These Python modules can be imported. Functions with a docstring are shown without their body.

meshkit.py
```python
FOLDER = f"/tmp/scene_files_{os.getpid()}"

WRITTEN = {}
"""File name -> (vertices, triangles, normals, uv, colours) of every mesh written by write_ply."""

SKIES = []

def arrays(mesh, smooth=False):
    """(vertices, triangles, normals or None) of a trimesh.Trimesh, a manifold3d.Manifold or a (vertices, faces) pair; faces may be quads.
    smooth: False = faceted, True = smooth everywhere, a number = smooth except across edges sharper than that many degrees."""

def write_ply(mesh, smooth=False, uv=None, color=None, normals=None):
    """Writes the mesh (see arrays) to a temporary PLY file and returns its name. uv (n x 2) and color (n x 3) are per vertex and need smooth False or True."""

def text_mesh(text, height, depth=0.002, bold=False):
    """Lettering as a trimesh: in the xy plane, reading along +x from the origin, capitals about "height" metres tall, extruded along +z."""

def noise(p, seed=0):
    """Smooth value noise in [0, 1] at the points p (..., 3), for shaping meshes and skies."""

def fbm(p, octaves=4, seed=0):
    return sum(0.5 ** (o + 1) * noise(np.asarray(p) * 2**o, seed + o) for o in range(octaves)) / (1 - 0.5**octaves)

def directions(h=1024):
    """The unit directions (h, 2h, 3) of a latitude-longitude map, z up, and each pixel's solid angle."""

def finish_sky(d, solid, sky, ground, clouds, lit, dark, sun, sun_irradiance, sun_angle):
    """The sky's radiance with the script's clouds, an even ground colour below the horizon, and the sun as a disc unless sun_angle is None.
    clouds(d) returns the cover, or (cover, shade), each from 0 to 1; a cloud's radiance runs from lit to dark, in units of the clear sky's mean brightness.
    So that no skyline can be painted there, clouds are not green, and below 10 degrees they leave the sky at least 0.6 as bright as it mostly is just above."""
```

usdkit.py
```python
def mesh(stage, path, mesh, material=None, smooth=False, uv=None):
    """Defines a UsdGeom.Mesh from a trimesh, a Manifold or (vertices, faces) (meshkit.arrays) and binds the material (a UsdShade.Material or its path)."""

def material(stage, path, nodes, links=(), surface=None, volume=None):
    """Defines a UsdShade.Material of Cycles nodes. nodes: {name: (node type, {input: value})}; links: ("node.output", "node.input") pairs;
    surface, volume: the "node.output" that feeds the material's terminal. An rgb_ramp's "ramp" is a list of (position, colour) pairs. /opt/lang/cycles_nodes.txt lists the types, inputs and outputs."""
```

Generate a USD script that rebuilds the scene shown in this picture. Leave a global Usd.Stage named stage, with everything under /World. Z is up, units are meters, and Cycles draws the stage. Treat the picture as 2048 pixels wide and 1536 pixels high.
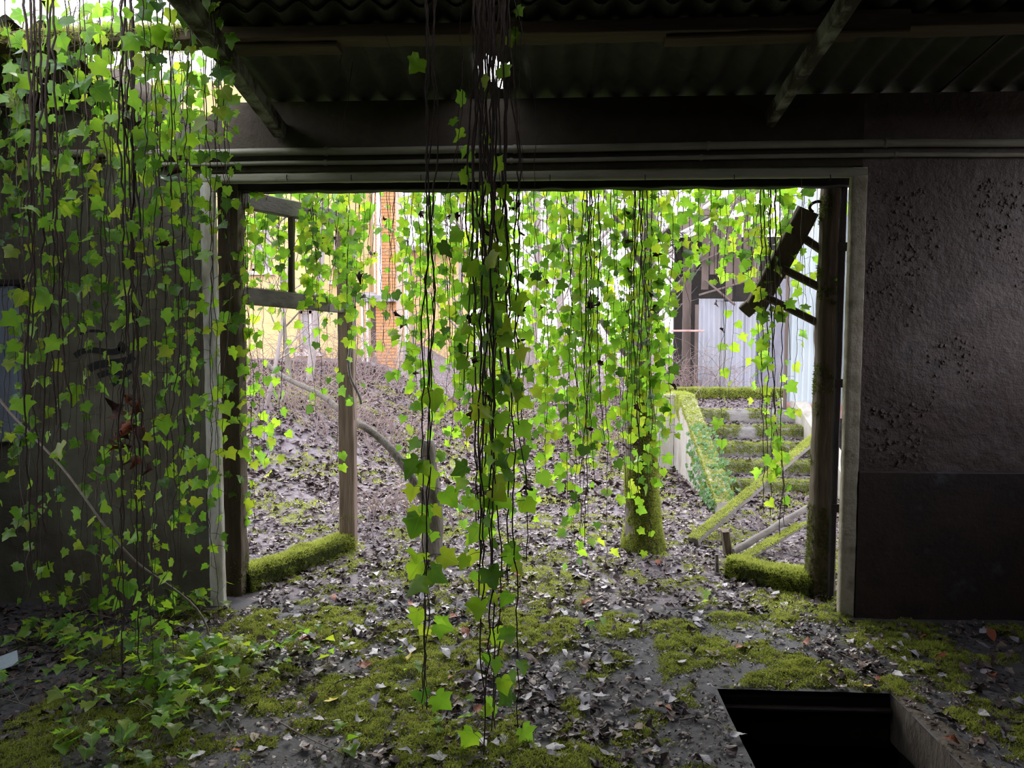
import math
import numpy as np
import trimesh
import manifold3d as m3
import usdkit
import meshkit
from pxr import Usd, UsdGeom, UsdLux, UsdShade, Gf, Sdf

stage = Usd.Stage.CreateInMemory()
UsdGeom.SetStageUpAxis(stage, 'Z')
UsdGeom.SetStageMetersPerUnit(stage, 1.0)
UsdGeom.Xform.Define(stage, '/World')
UsdGeom.Scope.Define(stage, '/World/Looks')
PI = math.pi

# ---------------------------------------------------------------- camera, sky, sun, exposure
CAM = np.array([0.0, 0.0, 1.6])
YAW, PITCH, FPX = math.radians(2.6), math.radians(3.7), 1462.0
EXPOSURE = 1.55
SKY_STRENGTH = 1.0
SUN = 1.6
FWD = np.array([-math.sin(YAW) * math.cos(PITCH), math.cos(YAW) * math.cos(PITCH), -math.sin(PITCH)])
RIGHT = np.array([math.cos(YAW), math.sin(YAW), 0.0])
UP = np.cross(RIGHT, FWD)
cam = UsdGeom.Camera.Define(stage, '/World/camera')
cam.CreateHorizontalApertureAttr(36.0)
cam.CreateVerticalApertureAttr(27.0)
cam.CreateFocalLengthAttr(36.0 * FPX / 2048)
cam.CreateClippingRangeAttr(Gf.Vec2f(0.05, 500))
cam.CreateExposureAttr(EXPOSURE)
M4 = np.eye(4)
M4[0, :3], M4[1, :3], M4[2, :3], M4[3, :3] = RIGHT, UP, -FWD, CAM
cam.AddTransformOp().Set(Gf.Matrix4d(*M4.ravel().tolist()))

# overcast winter sky: soft grey-violet cloud, brighter towards the zenith
dome_mat = usdkit.material(stage, '/World/Looks/sky', {
    'tc': ('texture_coordinate', {}),
    'sep': ('separate_xyz', {}),
    'grad': ('rgb_ramp', {'ramp': [(0.0, (0.10, 0.09, 0.08)), (0.49, (0.12, 0.11, 0.10)), (0.51, (0.98, 0.96, 1.0)), (0.75, (1.0, 1.0, 1.12)), (1.0, (1.0, 1.03, 1.18))]}),
    'mr': ('map_range', {'from_min': -1.0, 'from_max': 1.0}),
    'n': ('noise_texture', {'scale': 2.2, 'detail': 4.0}),
    'nr': ('rgb_ramp', {'ramp': [(0.3, (0.86, 0.87, 0.92)), (0.7, (1.1, 1.08, 1.06))]}),
    'mul': ('mix', {'mix_type': 'multiply', 'fac': 1.0}),
    'bg': ('background_shader', {'strength': 1.0}),
}, [('tc.generated', 'sep.vector'), ('sep.z', 'mr.value'), ('mr.result', 'grad.fac'), ('tc.generated', 'n.vector'), ('n.fac', 'nr.fac'),
    ('grad.color', 'mul.color1'), ('nr.color', 'mul.color2'), ('mul.color', 'bg.color')], surface='bg.background')
dome = UsdLux.DomeLight.Define(stage, '/World/sky_light')
dome.CreateIntensityAttr(SKY_STRENGTH)
dome.CreateColorAttr(Gf.Vec3f(1.0, 1.0, 1.0))
UsdShade.MaterialBindingAPI.Apply(dome.GetPrim()).Bind(dome_mat)
# veiled sun behind thin cloud, ahead of the camera
sun = UsdLux.DistantLight.Define(stage, '/World/veiled_sun')
sun.CreateIntensityAttr(SUN)
sun.CreateAngleAttr(28.0)
sun.CreateColorAttr(Gf.Vec3f(1.0, 0.95, 0.86))
sun.AddRotateXYZOp().Set(Gf.Vec3f(-52.0, 0.0, 6.0))   # shines towards the camera and down

# ---------------------------------------------------------------- helpers
def at(px, py, Y=None, Z=None):
    """the place where the sight line of a photo point meets the upright plane y = Y or the level z = Z"""
    r = FWD + (px - 1024) / FPX * RIGHT + (768 - py) / FPX * UP
    t = (Y - CAM[1]) / r[1] if Y is not None else (Z - CAM[2]) / r[2]
    return CAM + r * t

COUNT = {}
def numbered(parent, name):
    k = COUNT.get((parent, name), 0)
    COUNT[(parent, name)] = k + 1
    return f'{parent}/{name}' if k == 0 else f'{parent}/{name}_{k:03d}'

def tag(prim, label=None, cat=None, group=None, kind=None):
    for k, v in (('label', label), ('category', cat), ('group', group), ('kind', kind)):
        if v:
            prim.SetCustomDataByKey(k, v)
    return prim

class Thing:
    def __init__(self, name, label=None, cat=None, loc=(0, 0, 0), group=None, kind=None):
        self.path = numbered('/World', name)
        self.loc = np.array(loc, float)
        x = UsdGeom.Xform.Define(stage, self.path)
        x.AddTranslateOp().Set(Gf.Vec3d(*map(float, self.loc)))
        tag(x.GetPrim(), label, cat, group, kind)
    def part(self, name, mesh, mat, smooth=False, parent=None, label=None, kind=None, uv=None):
        v, f = vf(mesh)
        p = numbered(parent or self.path, name)
        m = usdkit.mesh(stage, p, (v - self.loc, f), MATS[mat], smooth=smooth, uv=uv)
        tag(m.GetPrim(), label, None, None, kind)
        return p

def solo(name, mesh, mat, label=None, cat=None, group=None, kind=None, smooth=False):
    v, f = vf(mesh)
    m = usdkit.mesh(stage, numbered('/World', name), (v, f), MATS[mat], smooth=smooth)
    tag(m.GetPrim(), label, cat, group, kind)

def vf(mesh):
    if hasattr(mesh, 'to_mesh'):
        q = mesh.to_mesh()
        return np.array(q.vert_properties[:, :3], float), np.array(q.tri_verts, int)
    if isinstance(mesh, tuple):
        v, f = np.asarray(mesh[0], float), np.asarray(mesh[1], int)
        if f.shape[1] == 4:
            f = np.vstack([f[:, [0, 1, 2]], f[:, [0, 2, 3]]])
        return v, f
    return np.array(mesh.vertices), np.array(mesh.faces)

def join(parts):
    vs, fs, n = [], [], 0
    for p in parts:
        v, f = vf(p)
        vs.append(v); fs.append(f + n); n += len(v)
    return np.vstack(vs), np.vstack(fs)

def box(x0, x1, y0, y1, z0, z1):
    m = trimesh.creation.box([x1 - x0, y1 - y0, z1 - z0])
    m.apply_translation([(x0 + x1) / 2, (y0 + y1) / 2, (z0 + z1) / 2])
    return m

def mbox(x0, x1, y0, y1, z0, z1):
    return m3.Manifold.cube([x1 - x0, y1 - y0, z1 - z0]).translate([x0, y0, z0])

def unit(v):
    v = np.asarray(v, float)
    return v / (np.linalg.norm(v, axis=-1, keepdims=True) + 1e-12)

def sweep(path, section, up=(0, 0, 1), amp=0.0, freq=6.0, seed=0, scale=None):
    """a closed section (n,2) swept along path, ends capped, roughened by noise"""
    path, section = np.asarray(path, float), np.asarray(section, float)
    t = unit(np.gradient(path, axis=0))
    a = unit(np.cross(t, np.broadcast_to(np.asarray(up, float), t.shape)))
    b = np.cross(a, t)
    s = np.ones(len(path)) if scale is None else np.asarray(scale)
    v = path[:, None] + s[:, None, None] * (section[None, :, 0, None] * a[:, None] + section[None, :, 1, None] * b[:, None])
    n, k = len(path), len(section)
    v = v.reshape(-1, 3)
    if amp:
        c = np.repeat(path, k, 0)
        d = unit(v - c)
        v = v + d * (meshkit.fbm(v * freq + seed * 7.3, 3, seed) - 0.5)[:, None] * 2 * amp
    i, j = np.meshgrid(np.arange(n - 1), np.arange(k), indexing='ij')
    q = np.stack([i * k + j, i * k + (j + 1) % k, (i + 1) * k + (j + 1) % k, (i + 1) * k + j], -1).reshape(-1, 4)
    f = np.vstack([q[:, [0, 1, 2]], q[:, [0, 2, 3]]])
    e0, e1 = len(v), len(v) + 1
    v = np.vstack([v, path[0], path[-1]])
    jj = np.arange(k)
    f = np.vstack([f, np.stack([np.full(k, e0), (jj + 1) % k, jj], 1), np.stack([np.full(k, e1), (n - 1) * k + jj, (n - 1) * k + (jj + 1) % k], 1)])
    return v, f[:, ::-1]

def rect(w, h, c=0.006, sub=2):
    x, y = w / 2, h / 2
    pts = []
    cs = [(-x + c, -y), (x - c, -y), (x, -y + c), (x, y - c), (x - c, y), (-x + c, y), (-x, y - c), (-x, -y + c)]
    for i in range(8):
        p, q = np.array(cs[i]), np.array(cs[(i + 1) % 8])
        pts.append(p)
        if i % 2 == 0:
            for s in range(1, sub):
                pts.append(p + (q - p) * s / sub)
    return np.array(pts)

def beam(p0, p1, w, h, up=(0, 0, 1), amp=0.004, seed=0, seg=0.08, c=0.006, freq=8.0):
    p0, p1 = np.asarray(p0, float), np.asarray(p1, float)
    n = max(3, int(np.linalg.norm(p1 - p0) / seg) + 1)
    return sweep(p0 + (p1 - p0) * np.linspace(0, 1, n)[:, None], rect(w, h, c, 3), up, amp, freq, seed)

def tube(path, r, sides=6, amp=0.0, freq=10.0, seed=0, up=(0.13, 0.97, 0.2)):
    path = np.asarray(path, float)
    a = np.arange(sides) * 2 * PI / sides
    return sweep(path, np.stack([np.cos(a), np.sin(a)], 1), up, amp, freq, seed, np.broadcast_to(np.asarray(r, float), (len(path),)))

def smooth_path(pts, n=30):
    from scipy.interpolate import CubicSpline
    pts = np.asarray(pts, float)
    s = np.concatenate([[0], np.cumsum(np.linalg.norm(np.diff(pts, axis=0), axis=1))])
    return CubicSpline(s, pts)(np.linspace(0, s[-1], n))

def blades(P, N, length, width, k, rng, spread=1.0):
    """k moss blades at every point: one slim triangle each"""
    n = len(P)
    P, N = np.repeat(P, k, 0), np.repeat(N, k, 0)
    d = unit(N + rng.normal(0, spread, (n * k, 3)))
    side = unit(np.cross(d, rng.normal(0, 1, (n * k, 3))))
    L = length * rng.uniform(0.5, 1.25, (n * k, 1))
    base = P + rng.normal(0, width * 1.2, (n * k, 3)) * (1 - np.abs(N))
    v = np.stack([base - side * width / 2, base + side * width / 2, base + d * L], 1).reshape(-1, 3)
    return v, np.arange(len(v)).reshape(-1, 3)

def sample(mesh, n, rng, keep=None):
    """n random points on a mesh with their normals, those that KEEP(points, normals) wants"""
    v, f = vf(mesh)
    a, b, c = v[f[:, 0]], v[f[:, 1]], v[f[:, 2]]
    nn = np.cross(b - a, c - a)
    ar = np.linalg.norm(nn, axis=1)
    idx = rng.choice(len(f), n, p=ar / ar.sum())
    u = rng.uniform(0, 1, (n, 2))
    fl = u.sum(1) > 1
    u[fl] = 1 - u[fl]
    P = a[idx] + (b - a)[idx] * u[:, :1] + (c - a)[idx] * u[:, 1:]
    N = unit(nn[idx])
    if keep is not None:
        k = keep(P, N)
        P, N = P[k], N[k]
    return P, N

# ---------------------------------------------------------------- materials
MATS = {}
def mat(name, cols, scale=6.0, rough=0.85, bump=0.4, bscale=40.0, stretch=(1, 1, 1), spec=0.3, detail=4.0, dist=0.01, extra=None, island=0.0, sheen=0.0):
    ramp = [(0.25 + 0.5 * i / max(1, len(cols) - 1), c) for i, c in enumerate(cols)]
    nodes = {
        'g': ('geometry', {}), 'm': ('mapping', {'scale': stretch}),
        'n': ('noise_texture', {'scale': scale, 'detail': detail, 'roughness': 0.6}),
        'r': ('rgb_ramp', {'ramp': ramp}),
        'bn': ('noise_texture', {'scale': bscale, 'detail': 3.0, 'roughness': 0.65}),
        'b': ('bump', {'strength': bump, 'distance': dist}),
        'p': ('principled_bsdf', {'roughness': rough, 'specular_ior_level': spec, 'sheen_weight': sheen}),
    }
    links = [('g.position', 'm.vector'), ('m.vector', 'n.vector'), ('m.vector', 'bn.vector'), ('bn.fac', 'b.height'), ('b.normal', 'p.normal'), ('r.color', 'p.base_color')]
    if island:
        nodes['mx'] = ('mix_float', {'fac': island})
        links += [('n.fac', 'mx.a'), ('g.random_per_island', 'mx.b'), ('mx.result', 'r.fac')]
    else:
        links.append(('n.fac', 'r.fac'))
    if not bump:
        nodes.pop('bn'); nodes.pop('b')
        links = [l for l in links if not any(e.split('.')[0] in ('bn', 'b') for e in l)]
    MATS[name] = usdkit.material(stage, f'/World/Looks/{name}', nodes, links, surface='p.BSDF')

def leafmat(name, top, glow, rough=0.35, mixf=0.55):
    """thin leaf: glossy face, light shining through, pale veins from the base"""
    nodes = {
        'tc': ('texture_coordinate', {}), 's': ('separate_xyz', {}),
        'ax': ('math', {'math_type': 'absolute'}), 'an': ('math', {'math_type': 'arctan2'}),
        'd1': ('math', {'math_type': 'subtract', 'value2': 0.98}), 'e1': ('math', {'math_type': 'absolute'}),
        'd2': ('math', {'math_type': 'subtract', 'value2': 1.9}), 'e2': ('math', {'math_type': 'absolute'}),
        'm1': ('math', {'math_type': 'minimum'}), 'm2': ('math', {'math_type': 'minimum'}),
        'len': ('vector_math', {'math_type': 'length'}),
        'w': ('math', {'math_type': 'multiply'}),
        'vr': ('map_range', {'from_min': 0.008, 'from_max': 0.03, 'to_min': 1.0, 'to_max': 0.0, 'clamp': True}),
        'g': ('geometry', {}), 'n': ('noise_texture', {'scale': 9.0, 'detail': 1.0}),
        'n2': ('noise_texture', {'scale': 90.0, 'detail': 1.0}),
        'r1': ('rgb_ramp', {'ramp': [(0.3, tuple(0.62 * c for c in top)), (0.7, tuple(1.25 * c for c in top))]}),
        'r2': ('rgb_ramp', {'ramp': [(0.3, (glow[0] * 0.62, glow[1] * 0.72, glow[2] * 0.7)), (0.7, (min(1, glow[0] * 1.2), min(1, glow[1] * 1.12), glow[2]))]}),
        'v1': ('mix', {'color2': tuple(min(1, c * 1.8 + 0.04) for c in top)}),
        'v2': ('mix', {'color2': (glow[0] * 0.62, glow[1] * 0.72, glow[2] * 0.6)}),
        'b': ('bump', {'strength': 0.25, 'distance': 0.004}),
        'p': ('principled_bsdf', {'roughness': rough, 'specular_ior_level': 0.45}),
        't': ('translucent_bsdf', {}), 'mx': ('mix_closure', {'fac': mixf}),
    }
    links = [('tc.UV', 's.vector'), ('s.x', 'ax.value1'), ('ax.value', 'an.value1'), ('s.y', 'an.value2'),
             ('an.value', 'd1.value1'), ('d1.value', 'e1.value1'), ('an.value', 'd2.value1'), ('d2.value', 'e2.value1'),
             ('an.value', 'm1.value1'), ('e1.value', 'm1.value2'), ('m1.value', 'm2.value1'), ('e2.value', 'm2.value2'),
             ('tc.UV', 'len.vector1'), ('m2.value', 'w.value1'), ('len.value', 'w.value2'), ('w.value', 'vr.value'),
             ('g.position', 'n.vector'), ('g.position', 'n2.vector'), ('n.fac', 'r1.fac'), ('n.fac', 'r2.fac'), ('n2.fac', 'b.height'), ('b.normal', 'p.normal'),
             ('vr.result', 'v1.fac'), ('vr.result', 'v2.fac'), ('r1.color', 'v1.color1'), ('r2.color', 'v2.color1'),
             ('v1.color', 'p.base_color'), ('v2.color', 't.color'), ('p.BSDF', 'mx.closure1'), ('t.BSDF', 'mx.closure2')]
    MATS[name] = usdkit.material(stage, f'/World/Looks/{name}', nodes, links, surface='mx.closure')

mat('plaster_left', [(0.05, 0.052, 0.037), (0.12, 0.118, 0.086), (0.078, 0.07, 0.048), (0.165, 0.16, 0.12)], scale=2.2, bump=0.5, bscale=18, rough=0.9, dist=0.012)
mat('masonry', [(0.03, 0.025, 0.018), (0.07, 0.058, 0.04), (0.045, 0.032, 0.023)], scale=3.0, bump=0.6, bscale=20)
mat('plaster_right', [(0.052, 0.044, 0.041), (0.105, 0.073, 0.063), (0.08, 0.058, 0.051), (0.135, 0.104, 0.094), (0.052, 0.053, 0.057)], scale=2.6, bump=0.8, bscale=22, rough=0.55, spec=0.45, dist=0.012, detail=8)
mat('dado_paint', [(0.024, 0.02, 0.02), (0.055, 0.036, 0.031), (0.036, 0.028, 0.026), (0.12, 0.125, 0.14)], scale=2.0, bump=0.5, bscale=25, rough=0.6)
mat('paint_flake', [(0.12, 0.092, 0.082), (0.20, 0.16, 0.145), (0.28, 0.25, 0.235)], scale=8, rough=0.7, island=0.7)
mat('black_stain', [(0.012, 0.012, 0.012), (0.02, 0.02, 0.02)], rough=0.9)
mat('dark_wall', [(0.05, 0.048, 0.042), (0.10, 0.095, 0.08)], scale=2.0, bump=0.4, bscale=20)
mat('white_frame', [(0.34, 0.33, 0.28), (0.62, 0.61, 0.55), (0.46, 0.43, 0.34), (0.25, 0.22, 0.16)], scale=9, stretch=(1, 1, 0.35), bump=0.5, bscale=45, rough=0.75)
mat('frame_moss', [(0.11, 0.11, 0.05), (0.44, 0.40, 0.31), (0.27, 0.24, 0.16)], scale=7, bump=0.5, bscale=45)
mat('header_trim', [(0.20, 0.205, 0.14), (0.36, 0.35, 0.27), (0.28, 0.265, 0.19)], scale=7, stretch=(0.3, 1, 1), bump=0.3)
mat('pipe_paint', [(0.24, 0.23, 0.17), (0.36, 0.345, 0.27)], scale=5, rough=0.5, bump=0.15)
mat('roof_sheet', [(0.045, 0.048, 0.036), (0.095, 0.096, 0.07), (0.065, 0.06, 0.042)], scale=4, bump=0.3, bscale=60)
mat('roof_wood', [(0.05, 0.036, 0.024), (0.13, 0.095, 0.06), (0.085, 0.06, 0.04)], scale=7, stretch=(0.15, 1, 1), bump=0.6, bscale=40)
mat('rafter_paint', [(0.05, 0.04, 0.03), (0.07, 0.055, 0.04), (0.30, 0.30, 0.24), (0.4, 0.4, 0.33)], scale=8, bump=0.5, bscale=40)
mat('black_steel', [(0.012, 0.012, 0.012), (0.03, 0.026, 0.024)], scale=8, rough=0.6)
mat('dark_timber', [(0.035, 0.027, 0.018), (0.135, 0.105, 0.072), (0.07, 0.052, 0.036)], scale=10, stretch=(1, 1, 0.12), bump=0.9, bscale=45, dist=0.008)
mat('grey_timber', [(0.07, 0.062, 0.055), (0.20, 0.18, 0.16), (0.12, 0.105, 0.095)], scale=10, stretch=(0.4, 0.4, 1), bump=0.8, bscale=50, dist=0.006)
mat('post_timber', [(0.10, 0.066, 0.045), (0.24, 0.175, 0.13), (0.07, 0.045, 0.03)], scale=12, stretch=(1, 1, 0.08), bump=0.7, bscale=40)
mat('floor_concrete', [(0.04, 0.038, 0.038), (0.10, 0.10, 0.11), (0.06, 0.055, 0.05)], scale=3.5, rough=0.72, bump=0.6, bscale=70, spec=0.35, dist=0.006)
mat('pit_concrete', [(0.03, 0.024, 0.018), (0.12, 0.10, 0.08), (0.06, 0.05, 0.038)], scale=10, stretch=(1, 1, 0.4), bump=0.9, bscale=45)
mat('soil', [(0.07, 0.055, 0.052), (0.24, 0.21, 0.225), (0.14, 0.115, 0.115)], scale=5, bump=1.0, bscale=60, dist=0.02, rough=0.75)
def mossmat(name, cols, glow):
    nodes = {'g': ('geometry', {}), 'n': ('noise_texture', {'scale': 7.0, 'detail': 2.0}), 'mx': ('mix_float', {'fac': 0.4}),
             'r': ('rgb_ramp', {'ramp': [(0.25 + 0.5 * i / (len(cols) - 1), c) for i, c in enumerate(cols)]}),
             'p': ('diffuse_bsdf', {}), 't': ('translucent_bsdf', {'color': glow}), 'm': ('mix_closure', {'fac': 0.35})}
    MATS[name] = usdkit.material(stage, f'/World/Looks/{name}', nodes, [('g.position', 'n.vector'), ('n.fac', 'mx.a'), ('g.random_per_island', 'mx.b'), ('mx.result', 'r.fac'), ('r.color', 'p.color'), ('p.BSDF', 'm.closure1'), ('t.BSDF', 'm.closure2')], surface='m.closure')
mossmat('moss', [(0.16, 0.19, 0.04), (0.36, 0.41, 0.09), (0.60, 0.65, 0.20), (0.25, 0.29, 0.06)], (0.50, 0.56, 0.11))
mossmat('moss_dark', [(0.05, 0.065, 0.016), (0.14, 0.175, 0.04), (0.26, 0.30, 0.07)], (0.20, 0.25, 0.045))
mat('moss_body', [(0.03, 0.042, 0.012), (0.09, 0.11, 0.025)], scale=20, bump=1.0, bscale=90, dist=0.02)
mat('litter', [(0.08, 0.055, 0.05), (0.37, 0.335, 0.37), (0.66, 0.63, 0.70), (0.19, 0.13, 0.12), (0.56, 0.53, 0.60)], scale=8, rough=0.42, bump=0, spec=0.55, island=0.85)  # lavender tones carry the sky sheen of wet leaves in the colour
mat('leaf_pale', [(0.34, 0.32, 0.355), (0.48, 0.455, 0.50)], scale=20, rough=0.42, bump=0.35, bscale=90, spec=0.55)  # sky reflection painted in as a pale bluish tone
mat('leaf_grey', [(0.22, 0.20, 0.225), (0.33, 0.31, 0.345)], scale=20, rough=0.40, bump=0.35, bscale=90, spec=0.55)  # bluish grey includes painted sky sheen
mat('leaf_brown', [(0.10, 0.062, 0.045), (0.19, 0.125, 0.095)], scale=20, rough=0.45, bump=0.35, bscale=90, spec=0.5)
mat('leaf_rust', [(0.20, 0.05, 0.022), (0.32, 0.10, 0.045)], scale=20, rough=0.5, bump=0.35, bscale=90)
mat('leaf_yellow', [(0.55, 0.42, 0.06), (0.66, 0.55, 0.10)], scale=20, rough=0.5, bump=0.2)
mat('dead_hanging', [(0.03, 0.017, 0.012), (0.10, 0.045, 0.028)], scale=15, rough=0.7)
mat('stem_dark', [(0.035, 0.024, 0.018), (0.085, 0.06, 0.045)], scale=30, rough=0.75)
mat('stem_pale', [(0.16, 0.13, 0.10), (0.28, 0.24, 0.19)], scale=30, rough=0.7)
mat('stem_green', [(0.16, 0.15, 0.05), (0.24, 0.23, 0.08)], scale=30, rough=0.6)
mat('bark', [(0.06, 0.05, 0.04), (0.16, 0.14, 0.115), (0.10, 0.085, 0.065)], scale=14, stretch=(1, 1, 0.25), bump=1.0, bscale=40, dist=0.015)
mat('bark_pale', [(0.13, 0.105, 0.095), (0.27, 0.235, 0.22), (0.19, 0.16, 0.145)], scale=10, stretch=(1, 1, 0.3), bump=0.5)
mat('twig', [(0.20, 0.145, 0.13), (0.38, 0.31, 0.30)], scale=4, rough=0.8, bump=0, island=0.6)
mat('stone_step', [(0.075, 0.07, 0.062), (0.20, 0.19, 0.175), (0.13, 0.12, 0.105)], scale=6, bump=0.8, bscale=40)
mat('cheek_concrete', [(0.22, 0.20, 0.15), (0.40, 0.38, 0.33), (0.30, 0.27, 0.2)], scale=5, stretch=(1, 1, 0.35), bump=0.5)
mat('ochre_render', [(0.42, 0.265, 0.10), (0.54, 0.385, 0.19), (0.47, 0.32, 0.14)], scale=0.9, bump=0.3, bscale=14)
mat('brick', [(0.42, 0.17, 0.06), (0.54, 0.26, 0.11), (0.48, 0.21, 0.085)], scale=6, bump=0.3, island=0.0)
mat('mortar', [(0.38, 0.30, 0.22), (0.46, 0.37, 0.28)], scale=8)
mat('downpipe', [(0.62, 0.62, 0.66), (0.75, 0.75, 0.78)], scale=4, rough=0.4)
mat('window_frame_paint', [(0.42, 0.36, 0.34), (0.55, 0.48, 0.45)], scale=6)
mat('slate', [(0.20, 0.19, 0.20), (0.36, 0.34, 0.36)], scale=8)
mat('shed_sheet', [(0.20, 0.205, 0.235), (0.33, 0.34, 0.38), (0.26, 0.265, 0.29), (0.36, 0.32, 0.25)], scale=1.4, stretch=(1.6, 1.6, 0.3), rough=0.5, bump=0.15)
mat('green_sheet', [(0.27, 0.31, 0.325), (0.36, 0.405, 0.42), (0.40, 0.43, 0.44)], scale=2, stretch=(1, 1, 0.4), rough=0.5, bump=0.15)
mat('rust_sheet', [(0.30, 0.15, 0.12), (0.5, 0.36, 0.33)], scale=6)
mat('shed_door', [(0.11, 0.11, 0.13), (0.19, 0.19, 0.22)], scale=3, rough=0.6)
mat('shade_and_dark', [(0.008, 0.007, 0.006), (0.025, 0.02, 0.016)], scale=4)  # near black: dark roof sheets, plus shade painted into pit and shed interior
mat('shed_board', [(0.06, 0.042, 0.034), (0.16, 0.125, 0.105)], scale=6, stretch=(1, 1, 0.2))
mat('blue_board', [(0.15, 0.18, 0.23), (0.24, 0.28, 0.34)], scale=4, rough=0.5, bump=0.15)
mat('slab_blue', [(0.30, 0.38, 0.42), (0.42, 0.50, 0.53)], scale=6, rough=0.5)
mat('glass_dark', [(0.22, 0.2, 0.2), (0.32, 0.3, 0.3)], scale=2, rough=0.15, bump=0, spec=0.6)
mat('far_wood', [(0.30, 0.25, 0.26), (0.48, 0.42, 0.42)], scale=0.8, rough=0.9)
GREENS = ['ivy_lime', 'ivy_green', 'ivy_yellow', 'ivy_deep', 'ivy_fresh']
leafmat('ivy_lime', (0.10, 0.20, 0.03), (0.44, 0.74, 0.04))
leafmat('ivy_green', (0.07, 0.155, 0.03), (0.27, 0.56, 0.035))
leafmat('ivy_yellow', (0.15, 0.21, 0.03), (0.56, 0.74, 0.05))
leafmat('ivy_deep', (0.045, 0.10, 0.03), (0.14, 0.30, 0.03), rough=0.28, mixf=0.42)
leafmat('ivy_fresh', (0.12, 0.23, 0.04), (0.40, 0.78, 0.06))

# ---------------------------------------------------------------- the shell of the garage
WY = 4.18                                # inner face of the front wall
XL = at(437, 760, Y=WY)[0]               # opening, inside the painted frame
XR = at(1691, 760, Y=WY)[0]
ZT = at(1090, 360, Y=WY)[2]
ROOML, ROOMR, REAR = -3.35, 3.35, -2.6
def zr(y):
    return 3.07 + (3.5 - np.asarray(y, float)) * 0.14
PX0, PX1, PY1 = 0.785, 1.555, 3.265      # the inspection pit
rng = np.random.default_rng(11)

def bumps(x, y):
    """fine unevenness of floor and ground"""
    p = np.stack([x, y, np.zeros_like(x)], -1)
    return (meshkit.fbm(p * 2.3, 4, 5) - 0.5) * 0.03

def ground_z(x, y):
    x, y = np.asarray(x, float), np.asarray(y, float)
    s = lambda a: np.clip(a, 0, 1) ** 2 * (3 - 2 * np.clip(a, 0, 1))
    bank = 0.72 * s((-x - 1.1 - 0.05 * y) / 2.2) * s((y - 5.0) / 4.5)
    rise = 0.022 * np.clip(y - 7, 0, 50) + 0.45 * s((y - 12) / 12) * s((4 - x) / 3)
    side = -0.15 * s((x - 1.3) / 1.0) * s((y - 8.5) / 2) * 0
    p = np.stack([x, y, np.zeros_like(x)], -1)
    rough = (meshkit.fbm(p * 0.8, 4, 9) - 0.5) * 0.22 * s((y - 4.6) / 2.5) + bumps(x, y)
    sl = s((x - 1.0) / 0.5) * s((3.2 - x) / 0.2)
    rise = rise * (1 - sl * s((12 - y) / 2))
    return bank + rise + side + rough * (1 - 0.75 * sl)

def grid(xs, ys, zf, keep=None):
    X, Y = np.meshgrid(xs, ys, indexing='ij')
    v = np.stack([X, Y, zf(X, Y)], -1).reshape(-1, 3)
    n = len(ys)
    i, j = np.meshgrid(np.arange(len(xs) - 1), np.arange(n - 1), indexing='ij')
    q = np.stack([i * n + j, (i + 1) * n + j, (i + 1) * n + j + 1, i * n + j + 1], -1).reshape(-1, 4)
    if keep is not None:
        c = v[q].mean(1)
        q = q[keep(c)]
    return v, np.vstack([q[:, [0, 1, 2]], q[:, [0, 2, 3]]])

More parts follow.
